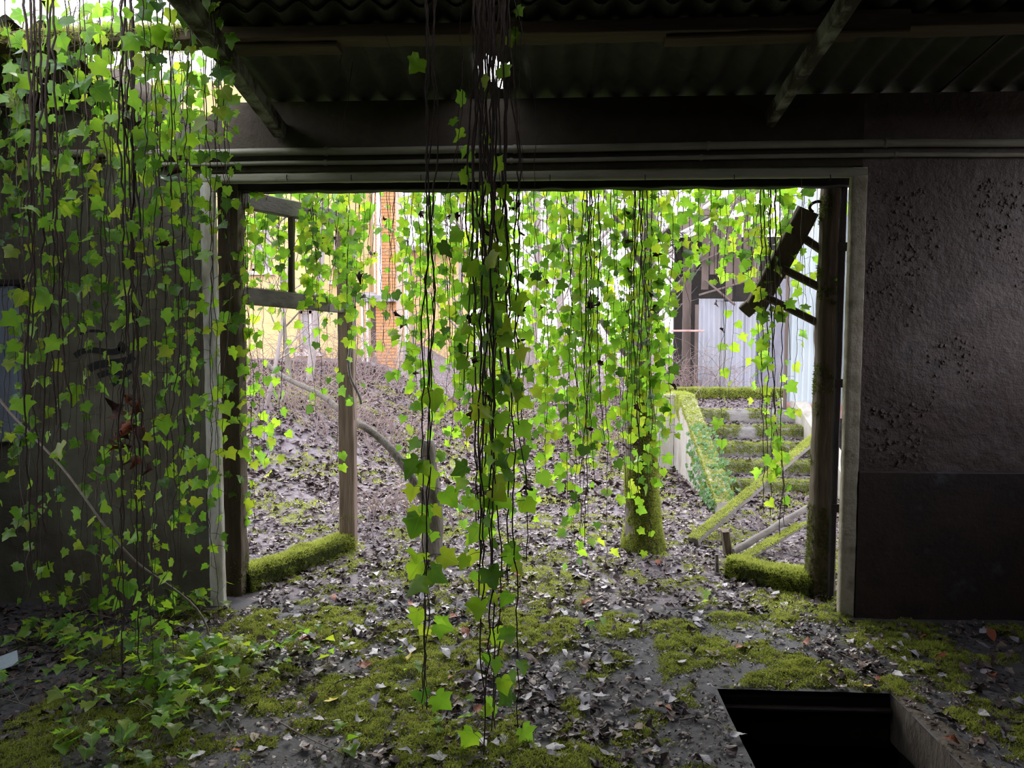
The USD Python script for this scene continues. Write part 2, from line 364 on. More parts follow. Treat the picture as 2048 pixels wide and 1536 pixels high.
fx = np.unique(np.concatenate([np.arange(-3.35, 3.36, 0.05), [PX0, PX1]]))
fy = np.unique(np.concatenate([np.arange(-2.6, 4.31, 0.05), [PY1, 4.32]]))
solo('floor', grid(fx, fy, bumps, lambda c: ~((c[:, 0] > PX0) & (c[:, 0] < PX1) & (c[:, 1] < PY1) & (c[:, 1] > -1.0))), 'floor_concrete',
     'mossy concrete garage floor strewn with dead leaves', kind='structure', smooth=True)
gx = np.concatenate([np.arange(-16, -4, 0.5), np.arange(-4, 4, 0.07), np.arange(4, 16.1, 0.5)])
gy = np.concatenate([np.arange(4.27, 10, 0.08), np.arange(10, 40, 0.4)])
solo('ground', grid(gx, gy, ground_z), 'soil', 'leaf covered woodland ground rising beyond the doorway', kind='structure', smooth=True)

# pit
pit = Thing('inspection_pit', 'black rectangular inspection pit sunk in the mossy concrete floor', 'pit', ((PX0 + PX1) / 2, PY1, 0))
def rough_wall(p0, p1, h, amp, seed, th=0.1, z0=-0.0):
    """an upright slab between two floor points, top at z0, with a rough face"""
    p0, p1 = np.array(p0, float), np.array(p1, float)
    d = p1 - p0
    v, f = beam((p0[0], p0[1], z0 - h / 2), (p1[0], p1[1], z0 - h / 2), th, h, amp=amp, seed=seed, seg=0.04, c=0.01)
    return v, f
pit.part('side_wall', rough_wall((PX1 + 0.055, -1.0), (PX1 + 0.055, PY1 + 0.1), 0.24, 0.03, 1, z0=0.004), 'pit_concrete', smooth=40, label='rough crumbling concrete edge')
pit.part('side_wall', rough_wall((PX0 - 0.055, -1.0), (PX0 - 0.055, PY1 + 0.1), 0.24, 0.006, 2, z0=-0.022), 'shade_and_dark', smooth=40)  # shade inside the pit put into the near black colour
pit.part('end_wall', rough_wall((PX0, PY1 + 0.052), (PX1, PY1 + 0.052), 0.24, 0.006, 3, z0=-0.022), 'shade_and_dark', smooth=40)  # pit shade painted in, darker than the concrete edge
pit.part('lining', join([box(PX0 - 0.16, PX0 - 0.06, -1, PY1 + 0.1, -1.5, -0.2), box(PX1 + 0.06, PX1 + 0.16, -1, PY1 + 0.1, -1.5, -0.2), box(PX0 - 0.06, PX1 + 0.06, PY1 + 0.04, PY1 + 0.14, -1.5, -0.2), box(PX0 - 0.1, PX1 + 0.1, -1.1, -1.0, -1.5, -0.02), box(PX0 - 0.1, PX1 + 0.1, -1, PY1 + 0.1, -1.56, -1.5)]), 'shade_and_dark')  # light falloff deep in the pit painted as near black
pit.part('ledge', beam((PX0, PY1 - 0.012, -0.075), (PX1, PY1 - 0.012, -0.075), 0.03, 0.02, amp=0.003, seed=4), 'dado_paint')

# front wall, opening 6 cm wider than the frame that lines it
wb = Thing('wall_back', 'grimy plastered garage wall around the wide doorway', kind='structure')
WT = 0.12
ox0, ox1, oz = XL - 0.06, XR + 0.06, ZT + 0.06
def wallpiece(x0, x1, z0, z1, seed, th=WT):
    return mbox(x0, x1, WY, WY + th, z0, z1)
notch = []
nr = np.random.default_rng(3)
nx_ = np.linspace(-2.6, -1.74, 40)          # broken top edge under the roof hole
nz_ = 2.78 + 0.16 * meshkit.fbm(np.stack([nx_ * 7, nx_ * 0, nx_ * 0], 1), 4, 3) + 0.09 * np.exp(-((nx_ + 2.25) / 0.12) ** 2) + 0.17 * np.clip((nx_ + 1.95) / 0.2, 0, 1)
notch.append(m3.CrossSection([[(-1.74, 3.2), (-2.6, 3.2)] + [(float(a), float(b)) for a, b in zip(nx_, nz_)]]).extrude(0.6).rotate([90, 0, 0]).translate([0, WY + 0.4, 0]))
left = wallpiece(ROOML - 0.1, ox0, -0.1, 2.93, 1)
for n_ in notch:
    left = left - n_
wb.part('plaster_panel', left, 'plaster_left')
wb.part('plaster_panel', wallpiece(ox1, ROOMR + 0.1, -0.1, 2.93, 2), 'plaster_right')
above = wallpiece(ox0, ox1, oz, 2.93, 3)
for n_ in notch:
    above = above - n_
wb.part('lintel_panel', above, 'masonry')
zd = at(1900, 942, Y=WY)[2]
wb.part('dado', join([sweep(np.stack([np.linspace(XR + 0.085, ROOMR, 40), np.full(40, WY - 0.006), np.full(40, zd / 2 - 0.02)], 1), rect(0.024, zd + 0.03, 0.006, 8), (0, 0, 1), 0.004, 5.0, 8)]), 'dado_paint', label='dark lower wall band with a scuffed top edge')
# curled paint flakes on the right wall
flr = np.random.default_rng(5)
fl = []
for k in range(1300):
    px, py = flr.uniform(1735, 2060), flr.uniform(360, 935)
    dens = meshkit.fbm(np.array([[px * 0.011, py * 0.007, 0.0]]), 3, 4)[0]
    if dens < 0.40 + flr.uniform(0, 0.22):
        continue
    p = at(px, py, Y=WY)
    s = flr.uniform(0.003, 0.010) * (1 + (dens - 0.5) * 2)
    a = flr.normal(PI / 2, 0.9)
    d, e = np.array([math.cos(a), 0, math.sin(a)]), np.array([-math.sin(a), 0, math.cos(a)])
    out = np.array([0, -1, 0])
    rows = []
    for u in np.linspace(-1, 1, 4):
        for w_, lift in ((-1, 0.0), (0, 0.35), (1, 1.0)):
            rows.append(p + d * u * s * flr.uniform(0.7, 1.2) + e * w_ * s * 0.8 + out * (0.001 + lift * s * flr.uniform(0.15, 0.7)))
    q = [(i * 3 + j, i * 3 + j + 1, i * 3 + j + 4, i * 3 + j + 3) for i in range(3) for j in range(2)]
    fl.append((np.array(rows), np.array(q)))
wb.part('paint_flakes', join(fl), 'paint_flake', kind='stuff')
# soot marks on the left wall: brush strokes
st = []
for (pts, w) in (([(150, 712), (185, 700), (222, 704), (244, 699)], 0.017), ([(178, 738), (212, 727), (250, 722), (268, 712)], 0.022), ([(196, 752), (226, 744), (246, 748)], 0.016), ([(236, 690), (252, 700)], 0.028), ([(160, 668), (196, 662), (214, 668)], 0.008), ([(330, 756), (334, 768)], 0.010), ([(225, 770), (262, 742)], 0.012)):
    P_ = smooth_path([at(x, y, Y=WY - 0.001) for x, y in pts], 10)
    st.append(sweep(P_, np.array([[-w, -0.0012], [w, -0.0012], [w, 0.0012], [-w, 0.0012]]) [:, ::-1], (0, 0, 1), 0.0))
wb.part('soot_mark', join(st), 'black_stain', kind='stuff')

def side_wall(name, x0, x1, label, holes=()):
    prof = m3.CrossSection([[(REAR - 0.1, -0.1), (WY + WT, -0.1), (WY + WT, float(zr(WY + WT)) - 0.03), (REAR - 0.1, float(zr(REAR - 0.1)) - 0.03)]])
    m = prof.extrude(x1 - x0).rotate([90, 0, 90]).translate([x0, 0, 0])
    for h in holes:
        m = m - mbox(x0 - 1, x1 + 1, *h)
    solo(name, m, 'dark_wall', label, kind='structure')
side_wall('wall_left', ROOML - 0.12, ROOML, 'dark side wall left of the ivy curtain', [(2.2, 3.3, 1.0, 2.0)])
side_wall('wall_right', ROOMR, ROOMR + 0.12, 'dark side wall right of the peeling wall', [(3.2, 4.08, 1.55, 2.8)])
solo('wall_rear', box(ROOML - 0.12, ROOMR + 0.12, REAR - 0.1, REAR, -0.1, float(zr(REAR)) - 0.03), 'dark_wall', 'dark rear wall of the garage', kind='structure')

# frame round the doorway
def trim(name, p0, p1, w, mt, label, up=(0, 1, 0), seed=1):
    solo(name, beam(p0, p1, w, 0.05, up=up, amp=0.004, seed=seed, seg=0.05, c=0.008, freq=14), mt, label, kind='structure', smooth=50)
trim('trim_1', (XL - 0.038, WY + 0.008, -0.02), (XL - 0.038, WY + 0.008, ZT + 0.05), 0.082, 'white_frame', 'flaking white painted jamb on the ivy side of the doorway', seed=2)
trim('trim_2', (XR + 0.040, WY + 0.008, -0.02), (XR + 0.040, WY + 0.008, ZT + 0.05), 0.086, 'frame_moss', 'weathered pale jamb beside the peeling wall', seed=5)
trim('trim_3', (XL - 0.08, WY + 0.006, ZT + 0.024), (XR + 0.08, WY + 0.006, ZT + 0.024), 0.05, 'header_trim', 'pale painted trim along the top of the doorway', seed=3)
hb0, hb1 = at(448, 372, Y=4.40), at(1700, 370, Y=4.40)
zb = at(1090, 380, Y=4.40)[2]
hb = Thing('door_header_beam', 'black ragged timber beam across the top of the doorway', 'beam', (0, 4.42, zb))
hb.part('beam', beam((ox0 - 0.02, 4.40, zb + 0.09), (ox1 + 0.02, 4.40, zb + 0.09), 0.09, 0.18, amp=0.012, seed=9, seg=0.03, freq=7), 'black_steel')
for k, x in enumerate((574, 703, 842, 1100, 1290, 1468, 1660)):
    p = at(x, 354, Y=WY - 0.022)
    hb.part('hook', tube([p + (0, 0.01, 0.012), p + (0, -0.006, 0.01), p + (0, -0.008, -0.008), p + (0, 0.004, -0.018)], 0.0025, 5), 'black_steel')

# conduits on the wall above the doorway
for nm, py, r, lab in (('conduit', 297, 0.021, 'thicker grey conduit pipe running along the wall above the doorway'), ('conduit', 320, 0.0125, 'thinner grey conduit pipe just under the thicker one')):
    z = at(1090, py, Y=WY - r)[2]
    c = Thing(nm, lab, 'pipe', (0, WY - r - 0.004, z))
    n = 60
    xs = np.linspace(-2.95 if r > 0.02 else -2.3, ROOMR, n)
    pth = np.stack([xs, np.full(n, WY - r - 0.004), z + 0.006 * np.sin(xs * 1.3) + (meshkit.noise(np.stack([xs * 2, xs * 0, xs * 0], 1), 3) - 0.5) * 0.008], 1)
    c.part('pipe', tube(pth, r, 14), 'pipe_paint', smooth=True)
    for x in (-2.2, -1.2, -0.2, 0.85, 1.9, 2.8):
        i = np.argmin(np.abs(xs - x))
        c.part('clip', tube([pth[i] - (0.009, 0, 0), pth[i] + (0.009, 0, 0)], r + 0.004, 14), 'pipe_paint', smooth=40)

# ---------------------------------------------------------------- roof
ce = Thing('ceiling', 'dark corrugated roof sheets over the garage', kind='structure')
def roof_sheet(x0, x1, y0, y1, lift=0.0, seed=0, tear=None, pitch=0.16, amp=0.024):
    nx, ny = int((x1 - x0) / 0.02) + 1, int((y1 - y0) / 0.06) + 1
    xs, ys = np.linspace(x0, x1, nx), np.linspace(y0, y1, ny)
    f = lambda X, Y: zr(Y) + lift + amp * np.cos(2 * PI * X / pitch)
    keep = None
    if tear is not None:
        keep = lambda c: ~tear(c[:, 0], c[:, 1])
    a = grid(xs, ys, f, keep)
    b = (a[0] + [0, 0, 0.007], a[1][:, ::-1])
    return join([a, b])
def nz(x, y, s, seed):
    return meshkit.fbm(np.stack([x * s, y * s, x * 0], 1), 3, seed)
def tear_hole(x, y):                     # the collapsed corner and two small holes
    edge = (x < -1.70 - 0.10 * (nz(x, y, 6, 2) - 0.5)) & (x > np.where(y > 3.5, -2.45, -2.62) + 0.3 * (nz(x, y, 4, 6) - 0.5)) & (y > 1.6)
    h1 = (np.hypot((x + 0.27) * 1.0, (y - 3.98) * 0.42) < 0.075 + 0.09 * (nz(x, y, 14, 3) - 0.5))
    h2 = (np.hypot((x + 0.17) * 1.0, (y - 2.72) * 0.5) < 0.10 + 0.08 * (nz(x, y, 14, 4) - 0.5))
    return edge | h1 | h2
def sheets(y0, y1, lift, off):
    x = -3.45 + off - 0.96
    while x < 3.4:
        a, b = max(x, -3.45), min(x + 1.0, 3.45)
        if b - a > 0.1:
            v, f = roof_sheet(a, b, y0, y1, lift + (0.006 if int(round((x + 9) / 0.96)) % 2 else 0.0), 0, tear_hole)
            if len(f):
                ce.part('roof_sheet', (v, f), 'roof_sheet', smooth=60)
        x += 0.96
sheets(3.36, 4.80, 0.0, 0.82)
sheets(1.50, 3.52, 0.02, 0.55)
sheets(-2.75, 1.66, 0.04, 0.82)
# a broken piece still hanging over the wall top in the hole
bp = roof_sheet(-2.52, -2.08, 3.95, 4.5, -0.06, 3, lambda x, y: (np.hypot((x + 2.3), (y - 4.25)) > 0.20 + 0.1 * (nz(x, y, 8, 1) - 0.5)))
ce.part('roof_sheet', (bp[0] @ trimesh.transformations.rotation_matrix(0.9, [1, 0, 0], [-2.3, 4.2, 2.93])[:3, :3].T + trimesh.transformations.rotation_matrix(0.9, [1, 0, 0], [-2.3, 4.2, 2.93])[:3, 3], bp[1]), 'roof_sheet', smooth=60, label='broken sheet piece hanging in the hole')

def zpur(y):
    return float(zr(y)) - 0.028
for (py_, x0, x1, w, h, lab, sd) in ((3.50, -2.75, 3.35, 0.13, 0.06, 'weathered roof purlin nearest the doorway wall', 1), (1.60, -3.3, 3.35, 0.13, 0.07, 'roof purlin over the middle of the garage', 2)):
    p = Thing('roof_purlin', lab, 'beam', (0, py_, zpur(py_)))
    z = zpur(py_) - h / 2
    p.part('beam', beam((x0, py_, z), (x1, py_, z), w, h, amp=0.012, seed=sd, seg=0.05), 'roof_wood', smooth=40)
    if sd == 1:
        pm_ = beam((x0, py_, z), (-1.65, py_, z), w, h, amp=0.012, seed=sd, seg=0.05)
        r_ = np.random.default_rng(9)
        P_, N_ = sample(pm_, 3000, r_, lambda P, N: (N[:, 2] > -0.3) & (meshkit.fbm(P * 6, 3, 2) > 0.45))
        p.part('moss', blades(P_, unit(N_ + [0, 0, -0.8]), 0.05, 0.006, 3, r_), 'moss', kind='stuff')
        p.part('packing_board', beam((-1.62, py_ + 0.03, z - 0.042), (-0.98, py_ + 0.03, z - 0.042), 0.11, 0.024, amp=0.004, seed=4), 'roof_wood')
        p.part('packing_board', beam((0.55, py_ + 0.02, z - 0.04), (1.42, py_ + 0.0, z - 0.036), 0.11, 0.022, amp=0.004, seed=5), 'roof_wood')
        p.part('cleat', beam((1.28, py_ - 0.06, z - 0.005), (1.62, py_ - 0.06, z - 0.005), 0.03, 0.10, amp=0.004, seed=6), 'roof_wood')
eb = Thing('eave_batten', 'mossy roof batten over the broken wall top, carrying ivy', 'beam', (-2.1, 4.58, float(zr(4.58))))
eb.part('batten', beam((-2.75, 4.58, float(zr(4.58)) + 0.02), (-1.6, 4.58, float(zr(4.58)) + 0.02), 0.07, 0.05, amp=0.008, seed=12), 'roof_wood')
mb_ = beam((-2.75, 4.58, float(zr(4.58)) + 0.02), (-1.6, 4.58, float(zr(4.58)) + 0.02), 0.07, 0.05, amp=0.008, seed=12)
r_ = np.random.default_rng(19)
P_, N_ = sample(mb_, 2500, r_)
eb.part('moss', blades(P_, unit(N_ + [0, 0, -0.6]), 0.05, 0.006, 3, r_), 'moss', kind='stuff')
def rafter(pxb, pyb, pxt, pyt, ytop, lab, mt, seed, w=0.07, h=0.085):
    b = at(pxb, pyb, Y=WY - 0.01)
    t = at(pxt, pyt, Y=ytop)
    d = t - b
    t2 = b + d * 1.9
    r = Thing('roof_rafter', lab, 'beam', b)
    r.part('beam', beam(b + (0, 0, h / 2), t2 + (0, 0, h / 2), w, h, amp=0.003, seed=seed, seg=0.05), mt, smooth=40)
rafter(560, 276, 352, 0, 2.88, 'dark flaking roof rafter beside the ivy filled roof hole', 'rafter_paint', 1)
rafter(1538, 256, 1712, 0, 2.92, 'flaking grey roof rafter over the peeling wall', 'rafter_paint', 2, 0.055)
# masonry corbel rubble under the eaves
solo('roof_rubble', sweep(np.stack([np.linspace(-2.66, -2.2, 12), np.full(12, 4.22), 2.93 + 0.05 * np.sin(np.linspace(0, 5, 12))], 1), rect(0.18, 0.30, 0.07, 4), (0, 0, 1), 0.05, 7, 4), 'masonry', 'dark lump of roof rubble and roots on the broken wall top', 'rubble', smooth=50)

# small window with a blue-grey board at the far left of the front wall
w0, w1 = at(-40, 572, Y=WY - 0.03), at(42, 884, Y=WY - 0.03)
win = Thing('window_1', 'blue-grey boarded window at the edge of the ivy wall', kind='structure')
cx0, cx1, cz0, cz1 = w0[0], w1[0], w1[2], w0[2]
win.part('board', box(cx0, (cx0 + cx1) / 2 + 0.06, WY - 0.026, WY + 0.0, cz0, cz1), 'blue_board')
win.part('board', box((cx0 + cx1) / 2 + 0.065, cx1, WY - 0.034, WY + 0.0, cz0 + 0.01, cz1), 'blue_board')
win.part('lintel', beam((cx0 - 0.04, WY - 0.02, cz1 + 0.02), (cx1 + 0.05, WY - 0.02, cz1 + 0.02), 0.05, 0.035, amp=0.003), 'black_steel')

# ---------------------------------------------------------------- doors, posts, sills
for px, lab in ((442, 'narrow black steel upright behind the flaking white jamb'), (1667, 'narrow black steel upright between the mossy post and the pale jamb')):
    p = at(px - (5 if px > 1000 else 0), 1150, Y=4.42)
    s = Thing('steel_upright', lab, 'post', (p[0], 4.42, 0))
    s.part('bar', beam((p[0], 4.42, -0.02), (p[0] + (0.012 if px > 1000 else -0.006), 4.42, zb + 0.12), 0.036 if px > 1000 else 0.034, 0.03, up=(0, 1, 0), amp=0.003, seed=px), 'black_steel')
    for z in (0.55, 1.3, 2.1):
        s.part('lug', box(p[0] - 0.02, p[0] + 0.030, 4.395, 4.41, z, z + 0.05), 'black_steel')

def moss_cover(thing, mesh, n, keep, L, w, k, seed, mt='moss', parent=None):
    r = np.random.default_rng(seed)
    P_, N_ = sample(mesh, n, r, keep)
    thing.part('moss', blades(P_, N_, L, w, k, r), mt, kind='stuff', parent=parent)

upk = lambda t: (lambda P_, N_: N_[:, 2] + 0.6 * (meshkit.fbm(P_ * 9, 3, 2) - 0.5) > t)
A0, A1 = at(471, 1186, Z=0.0), at(697, 1100, Z=0.0)
dirA = unit(A1 - A0)
dl = Thing('timber_door_frame', 'weathered timber door frame swung outward beside the ivy', 'door frame', A0)
topA = zb + 0.06
nearp = beam(A0 + (0, 0, -0.05), (at(462, 385, Y=A0[1])[0], A0[1], topA), 0.125, 0.11, up=(0, 1, 0), amp=0.012, seed=3, seg=0.05)
dl.part('post', nearp, 'dark_timber', smooth=40)
farp = beam(A1 + (0, 0, -0.05), A1 + (at(692, 430, Y=A1[1])[0] - A1[0], 0, at(692, 430, Y=A1[1])[2]), 0.115, 0.10, up=(0, 1, 0), amp=0.005, seed=5, seg=0.05)
dl.part('post', farp, 'post_timber', smooth=40)
def rail(py0, py1, name, h, seed, px0=478, px1=690):
    a, b = at(px0, py0, Y=A0[1] + 0.03), at(px1, py1, Y=A1[1])
    z = (a[2] + b[2]) / 2
    dl.part(name, beam(a, b, 0.06, h, amp=0.006, seed=seed), 'grey_timber', smooth=40)
    return a, b
ra, rb = rail(398, 440, 'rail', 0.11, 7)
ma, mb = rail(590, 612, 'rail', 0.105, 8)
g0 = ma + (mb - ma) * 0.45
g1 = ra + (rb - ra) * 0.45
dl.part('glazing_bar', beam(g0, g1, 0.035, 0.045, up=(0, 1, 0), amp=0.003, seed=3), 'dark_timber')
mr = np.random.default_rng(8)
railm = beam(ma, mb, 0.06, 0.105)
moss_cover(dl, railm, 900, lambda P_, N_: N_[:, 2] > 0.5, 0.018, 0.004, 3, 4, 'moss_dark')
moss_cover(dl, nearp, 2600, lambda P_, N_: (P_[:, 2] < 0.45 * meshkit.noise(P_ * 7)) | (meshkit.fbm(P_ * 9, 3, 5) > 0.66), 0.02, 0.005, 3, 5, 'moss_dark')
moss_cover(dl, farp, 1500, lambda P_, N_: (P_[:, 2] < 0.30 * meshkit.noise(P_ * 7)) & (N_[:, 0] > -0.5), 0.022, 0.005, 3, 6)

def sill(p, q, h, w, lab, seed, n=9000):
    p, q = np.array(p, float), np.array(q, float)
    t = Thing('mossy_sill', lab, 'sill', p)
    s = beam(p + (0, 0, h / 2 - 0.03), q + (0, 0, h / 2 - 0.03), w, h + 0.06, amp=0.03, seed=seed, seg=0.05, c=0.03, freq=6)
    body = t.part('kerb', s, 'moss_body', smooth=60)
    moss_cover(t, s, n, lambda P_, N_: N_[:, 2] + 0.9 * (meshkit.fbm(P_ * 7, 3, seed) - 0.45) > 0.12, 0.028, 0.006, 3, seed)
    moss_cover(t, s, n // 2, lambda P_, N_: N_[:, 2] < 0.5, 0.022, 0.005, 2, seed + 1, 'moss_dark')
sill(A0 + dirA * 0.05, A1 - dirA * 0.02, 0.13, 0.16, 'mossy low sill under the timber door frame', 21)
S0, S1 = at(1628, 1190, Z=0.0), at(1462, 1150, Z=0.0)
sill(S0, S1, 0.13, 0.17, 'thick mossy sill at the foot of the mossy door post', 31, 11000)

pb = at(1638, 1190, Z=0.0)
post = Thing('door_post', 'thick dark mossy wooden door post with peeling bark like surface', 'post', pb)
pt = at(1664, 372, Y=pb[1])
pm = sweep(pb + (pt - pb) * np.linspace(-0.03, 1.02, 60)[:, None], rect(0.135, 0.12, 0.02, 4), (0, 1, 0), 0.012, 9, 5, 1 + 0.30 * np.exp(-np.linspace(0, 1, 60) * 9) - 0.16 * np.linspace(0, 1, 60))
post.part('timber', pm, 'dark_timber', smooth=50)
moss_cover(post, pm, 9000, lambda P_, N_: (P_[:, 2] < 0.55 * (0.4 + meshkit.fbm(P_ * 5, 3, 3))) | (meshkit.fbm(P_ * 6, 3, 8) > 0.62), 0.016, 0.005, 3, 41, 'moss_dark')

# tilted remains of the right door leaf
yb = pb[1] + 0.03
bd = Thing('broken_door_leaf', 'tilted broken glazed door leaf hanging off the mossy door post', 'door', at(1640, 560, Y=yb))
q0, q1 = at(1617, 420, Y=yb), at(1512, 612, Y=yb + 0.18)
bd.part('stile', beam(q0, q1, 0.125, 0.07, up=(0, 1, 0), amp=0.006, seed=3), 'dark_timber', smooth=40)
for a, b in (((1598, 470), (1652, 506)), ((1562, 536), (1650, 580)), ((1528, 592), (1640, 648))):
    bd.part('glazing_bar', beam(at(*a, Y=yb + 0.08), at(*b, Y=yb + 0.0), 0.042, 0.045, up=(0, 1, 0), amp=0.003, seed=a[0]), 'dark_timber')
bd.part('broken_rail', beam(at(1520, 596, Y=yb + 0.17), at(1490, 622, Y=yb + 0.25), 0.085, 0.06, up=(0, 1, 0), amp=0.012, seed=6), 'dark_timber')
bd.part('hook', tube(smooth_path([at(1626, 424, Y=yb), at(1620, 412, Y=yb - 0.01), at(1634, 403, Y=yb - 0.01), at(1650, 412, Y=yb)], 12), 0.009, 8), 'black_steel', smooth=True)

# ---------------------------------------------------------------- ivy leaves
HALF = np.array([(0.0, 0.03), (0.10, -0.08), (0.22, -0.13), (0.40, -0.06), (0.47, 0.03), (0.36, 0.13), (0.37, 0.20), (0.50, 0.30), (0.63, 0.44), (0.42, 0.47), (0.27, 0.55), (0.20, 0.70), (0.0, 1.0)])
ROUND = np.array([(0.0, 0.03), (0.10, -0.09), (0.24, -0.12), (0.37, -0.05), (0.44, 0.06), (0.46, 0.15), (0.47, 0.24), (0.46, 0.34), (0.44, 0.44), (0.37, 0.54), (0.28, 0.64), (0.17, 0.78), (0.0, 0.96)])
def leaf_shape(r, kind='ivy'):
    k = r.uniform(0, 0.75)
    h = HALF * (1 - k) + ROUND * k
    h = h * [r.uniform(0.85, 1.15), 1]
    n = len(h)
    spine = np.array([(0, 0.03), (0, 0.22), (0, 0.45), (0, 0.7)])
    hl, hr = h.copy(), h.copy()
    hl[1:-1] += r.normal(0, 0.018, (n - 2, 2)); hr[1:-1] += r.normal(0, 0.018, (n - 2, 2))
    pts = np.vstack([spine, hr[1:], hl[1:-1] * [-1, 1]])
    R = lambda i: 4 + i - 1
    Lx = lambda i: 4 + (n - 1) + i - 1 if i < n - 1 else R(n - 1)
    f = []
    owner = [0, 0, 1, 1, 1, 1, 1, 2, 2, 2, 3, 3]
    for S, flip in ((R, False), (Lx, True)):
        prev = None
        for i in range(1, n - 1):
            o = owner[i]
            tri = [o, S(i), S(i + 1)]
            f.append(tri if not flip else tri[::-1])
            if prev is not None and prev != o:
                f.append([prev, S(i), o] if not flip else [o, S(i), prev])
            prev = o
    fold, droop, wav = r.uniform(0.05, 0.55), r.uniform(0.0, 0.5), r.uniform(0, 0.12)
    x, y = pts[:, 0], pts[:, 1]
    z = fold * np.abs(x) ** 1.2 - droop * y ** 2 * 0.6 + wav * np.sin(7 * y + r.uniform(0, 6)) * np.abs(x) * 2 + r.normal(0, 0.012, len(x))
    return np.column_stack([x, y, z]), np.array(f), pts
LR = np.random.default_rng(77)
SHAPES = [leaf_shape(LR) for _ in range(28)]

def leaf_at(p, tip, nrm, size, r):
    v, f, uv = SHAPES[r.integers(len(SHAPES))]
    t = unit(tip)
    nrm = unit(nrm - np.dot(nrm, t) * t)
    a = np.cross(t, nrm)
    return p + size * (v[:, :1] * a + v[:, 1:2] * t + v[:, 2:] * nrm), f, uv

def put_leaf(th, p, tip, nrm, size, r, mt, name='leaf'):
    v, f, uv = leaf_at(p, tip, nrm, size, r)
    th.part(name, (v, f), mt, smooth=True, uv=uv)

def crumple(p, size, r):
    """a dead crumpled leaf"""
    v, f, uv = SHAPES[r.integers(len(SHAPES))]
    v = v.copy()
    v[:, 0] *= 0.6
    v[:, 2] += 1.6 * v[:, 0] ** 2 - 0.5 * v[:, 1] ** 2
    R = trimesh.transformations.random_rotation_matrix(r.uniform(0, 1, 3))[:3, :3]
    return v @ R.T * size + p, f

def strand(r, top, bot, sway=0.03, step=0.05, lean=0.0):
    n = max(6, int(np.linalg.norm(np.array(bot) - top) / step))
    s = np.linspace(0, 1, n)[:, None]
    p = np.array(top) + (np.array(bot) - top) * s
    q = np.linspace(0, n * step, n)
    a, b = r.uniform(0, 100, 2)
    zz = np.zeros(n)
    for ax, off in ((0, a), (1, b)):
        w = (meshkit.fbm(np.stack([q * 1.6 + off, zz, zz + off], 1), 3, 1) - 0.5) * 2 * sway
        p[:, ax] += (w - w[0]) * np.minimum(1, q * 1.5)
        p[:, ax] += r.normal(0, 0.0035, n)
    return p

N_LEAVES = [0]
def vine(label, group, top, bot, r, size=0.065, spacing=0.07, prob=lambda s, z: 1.0, rad=0.0024, stem='stem_dark', sway=0.045, mats=None, dead=0.02, face=0.6, off=0.045, twigs=True):
    th = Thing('ivy_vine', label, 'ivy', top, group)
    p = strand(r, top, bot, sway)
    tubes = [tube(p, np.linspace(rad, rad * 0.55, len(p)) * r.uniform(0.8, 1.25), 4)]
    L = np.concatenate([[0], np.cumsum(np.linalg.norm(np.diff(p, axis=0), axis=1))])
    d = r.uniform(0.02, spacing)
    leaves = []
    while d < L[-1]:
        q = np.array([np.interp(d, L, p[:, k]) for k in range(3)])
        if r.uniform() < prob(d / L[-1], q[2]):
            a = r.uniform(0, 2 * PI)
            o = off * r.uniform(0.5, 1.6)
            e = q + np.array([math.cos(a) * o, math.sin(a) * o * 0.8, r.uniform(-0.02, 0.025)])
            tubes.append(tube([q, (q + e) / 2 + (0, 0, 0.006), e], 0.0011, 3))
            tip = np.array([math.cos(a) * 0.5 + r.normal(0, 0.3), math.sin(a) * 0.3 - 0.15 + r.normal(0, 0.25), -r.uniform(0.25, 1.1)])
            nr_ = np.array([r.normal(0, face), 1.0 if r.uniform() < 0.75 else -1.0, r.uniform(-0.1, 0.9)])
            leaves.append((e, tip, nr_, size * r.uniform(0.6, 1.25)))
        d += spacing * r.uniform(0.55, 1.5)
    th.part('stem', join(tubes), stem, smooth=True)
    mats = mats or GREENS
    w = np.array([0.30, 0.25, 0.16, 0.11, 0.18])
    for e, tip, nr_, s in leaves:
        N_LEAVES[0] += 1
        if r.uniform() < dead:
            th.part('dead_leaf', crumple(e, s * 0.9, r), 'dead_hanging', smooth=True)
        else:
            put_leaf(th, e, tip, nr_, s, r, mats[r.choice(len(mats), p=w)])
    return th, p

ORD = ('first second third fourth fifth sixth seventh eighth ninth tenth eleventh twelfth thirteenth fourteenth fifteenth sixteenth seventeenth eighteenth nineteenth twentieth '
       'twenty-first twenty-second twenty-third twenty-fourth twenty-fifth twenty-sixth twenty-seventh twenty-eighth twenty-ninth thirtieth').split()
ORD += ['thirty-' + w for w in ORD[:9]] + ['fortieth']
def curtain(n, px, Y, ztop, pyb, label, group, seed, **kw):
    r = np.random.default_rng(seed)
    drift = kw.pop('drift', 14)
    for k in range(n):
        x = px[0] + (px[1] - px[0]) * (k + r.uniform(0.1, 0.9)) / n
        y = r.uniform(*Y)
        tp = at(x, 300, Y=y); tp[2] = ztop(y) if callable(ztop) else ztop
        bt = at(x + r.normal(0, drift), r.uniform(*pyb), Y=y + r.normal(0, 0.05))
        bt[2] = max(bt[2], 0.03)
        vine(f'{label}, {ORD[k]} from the left', group, tp, bt, r, **kw)

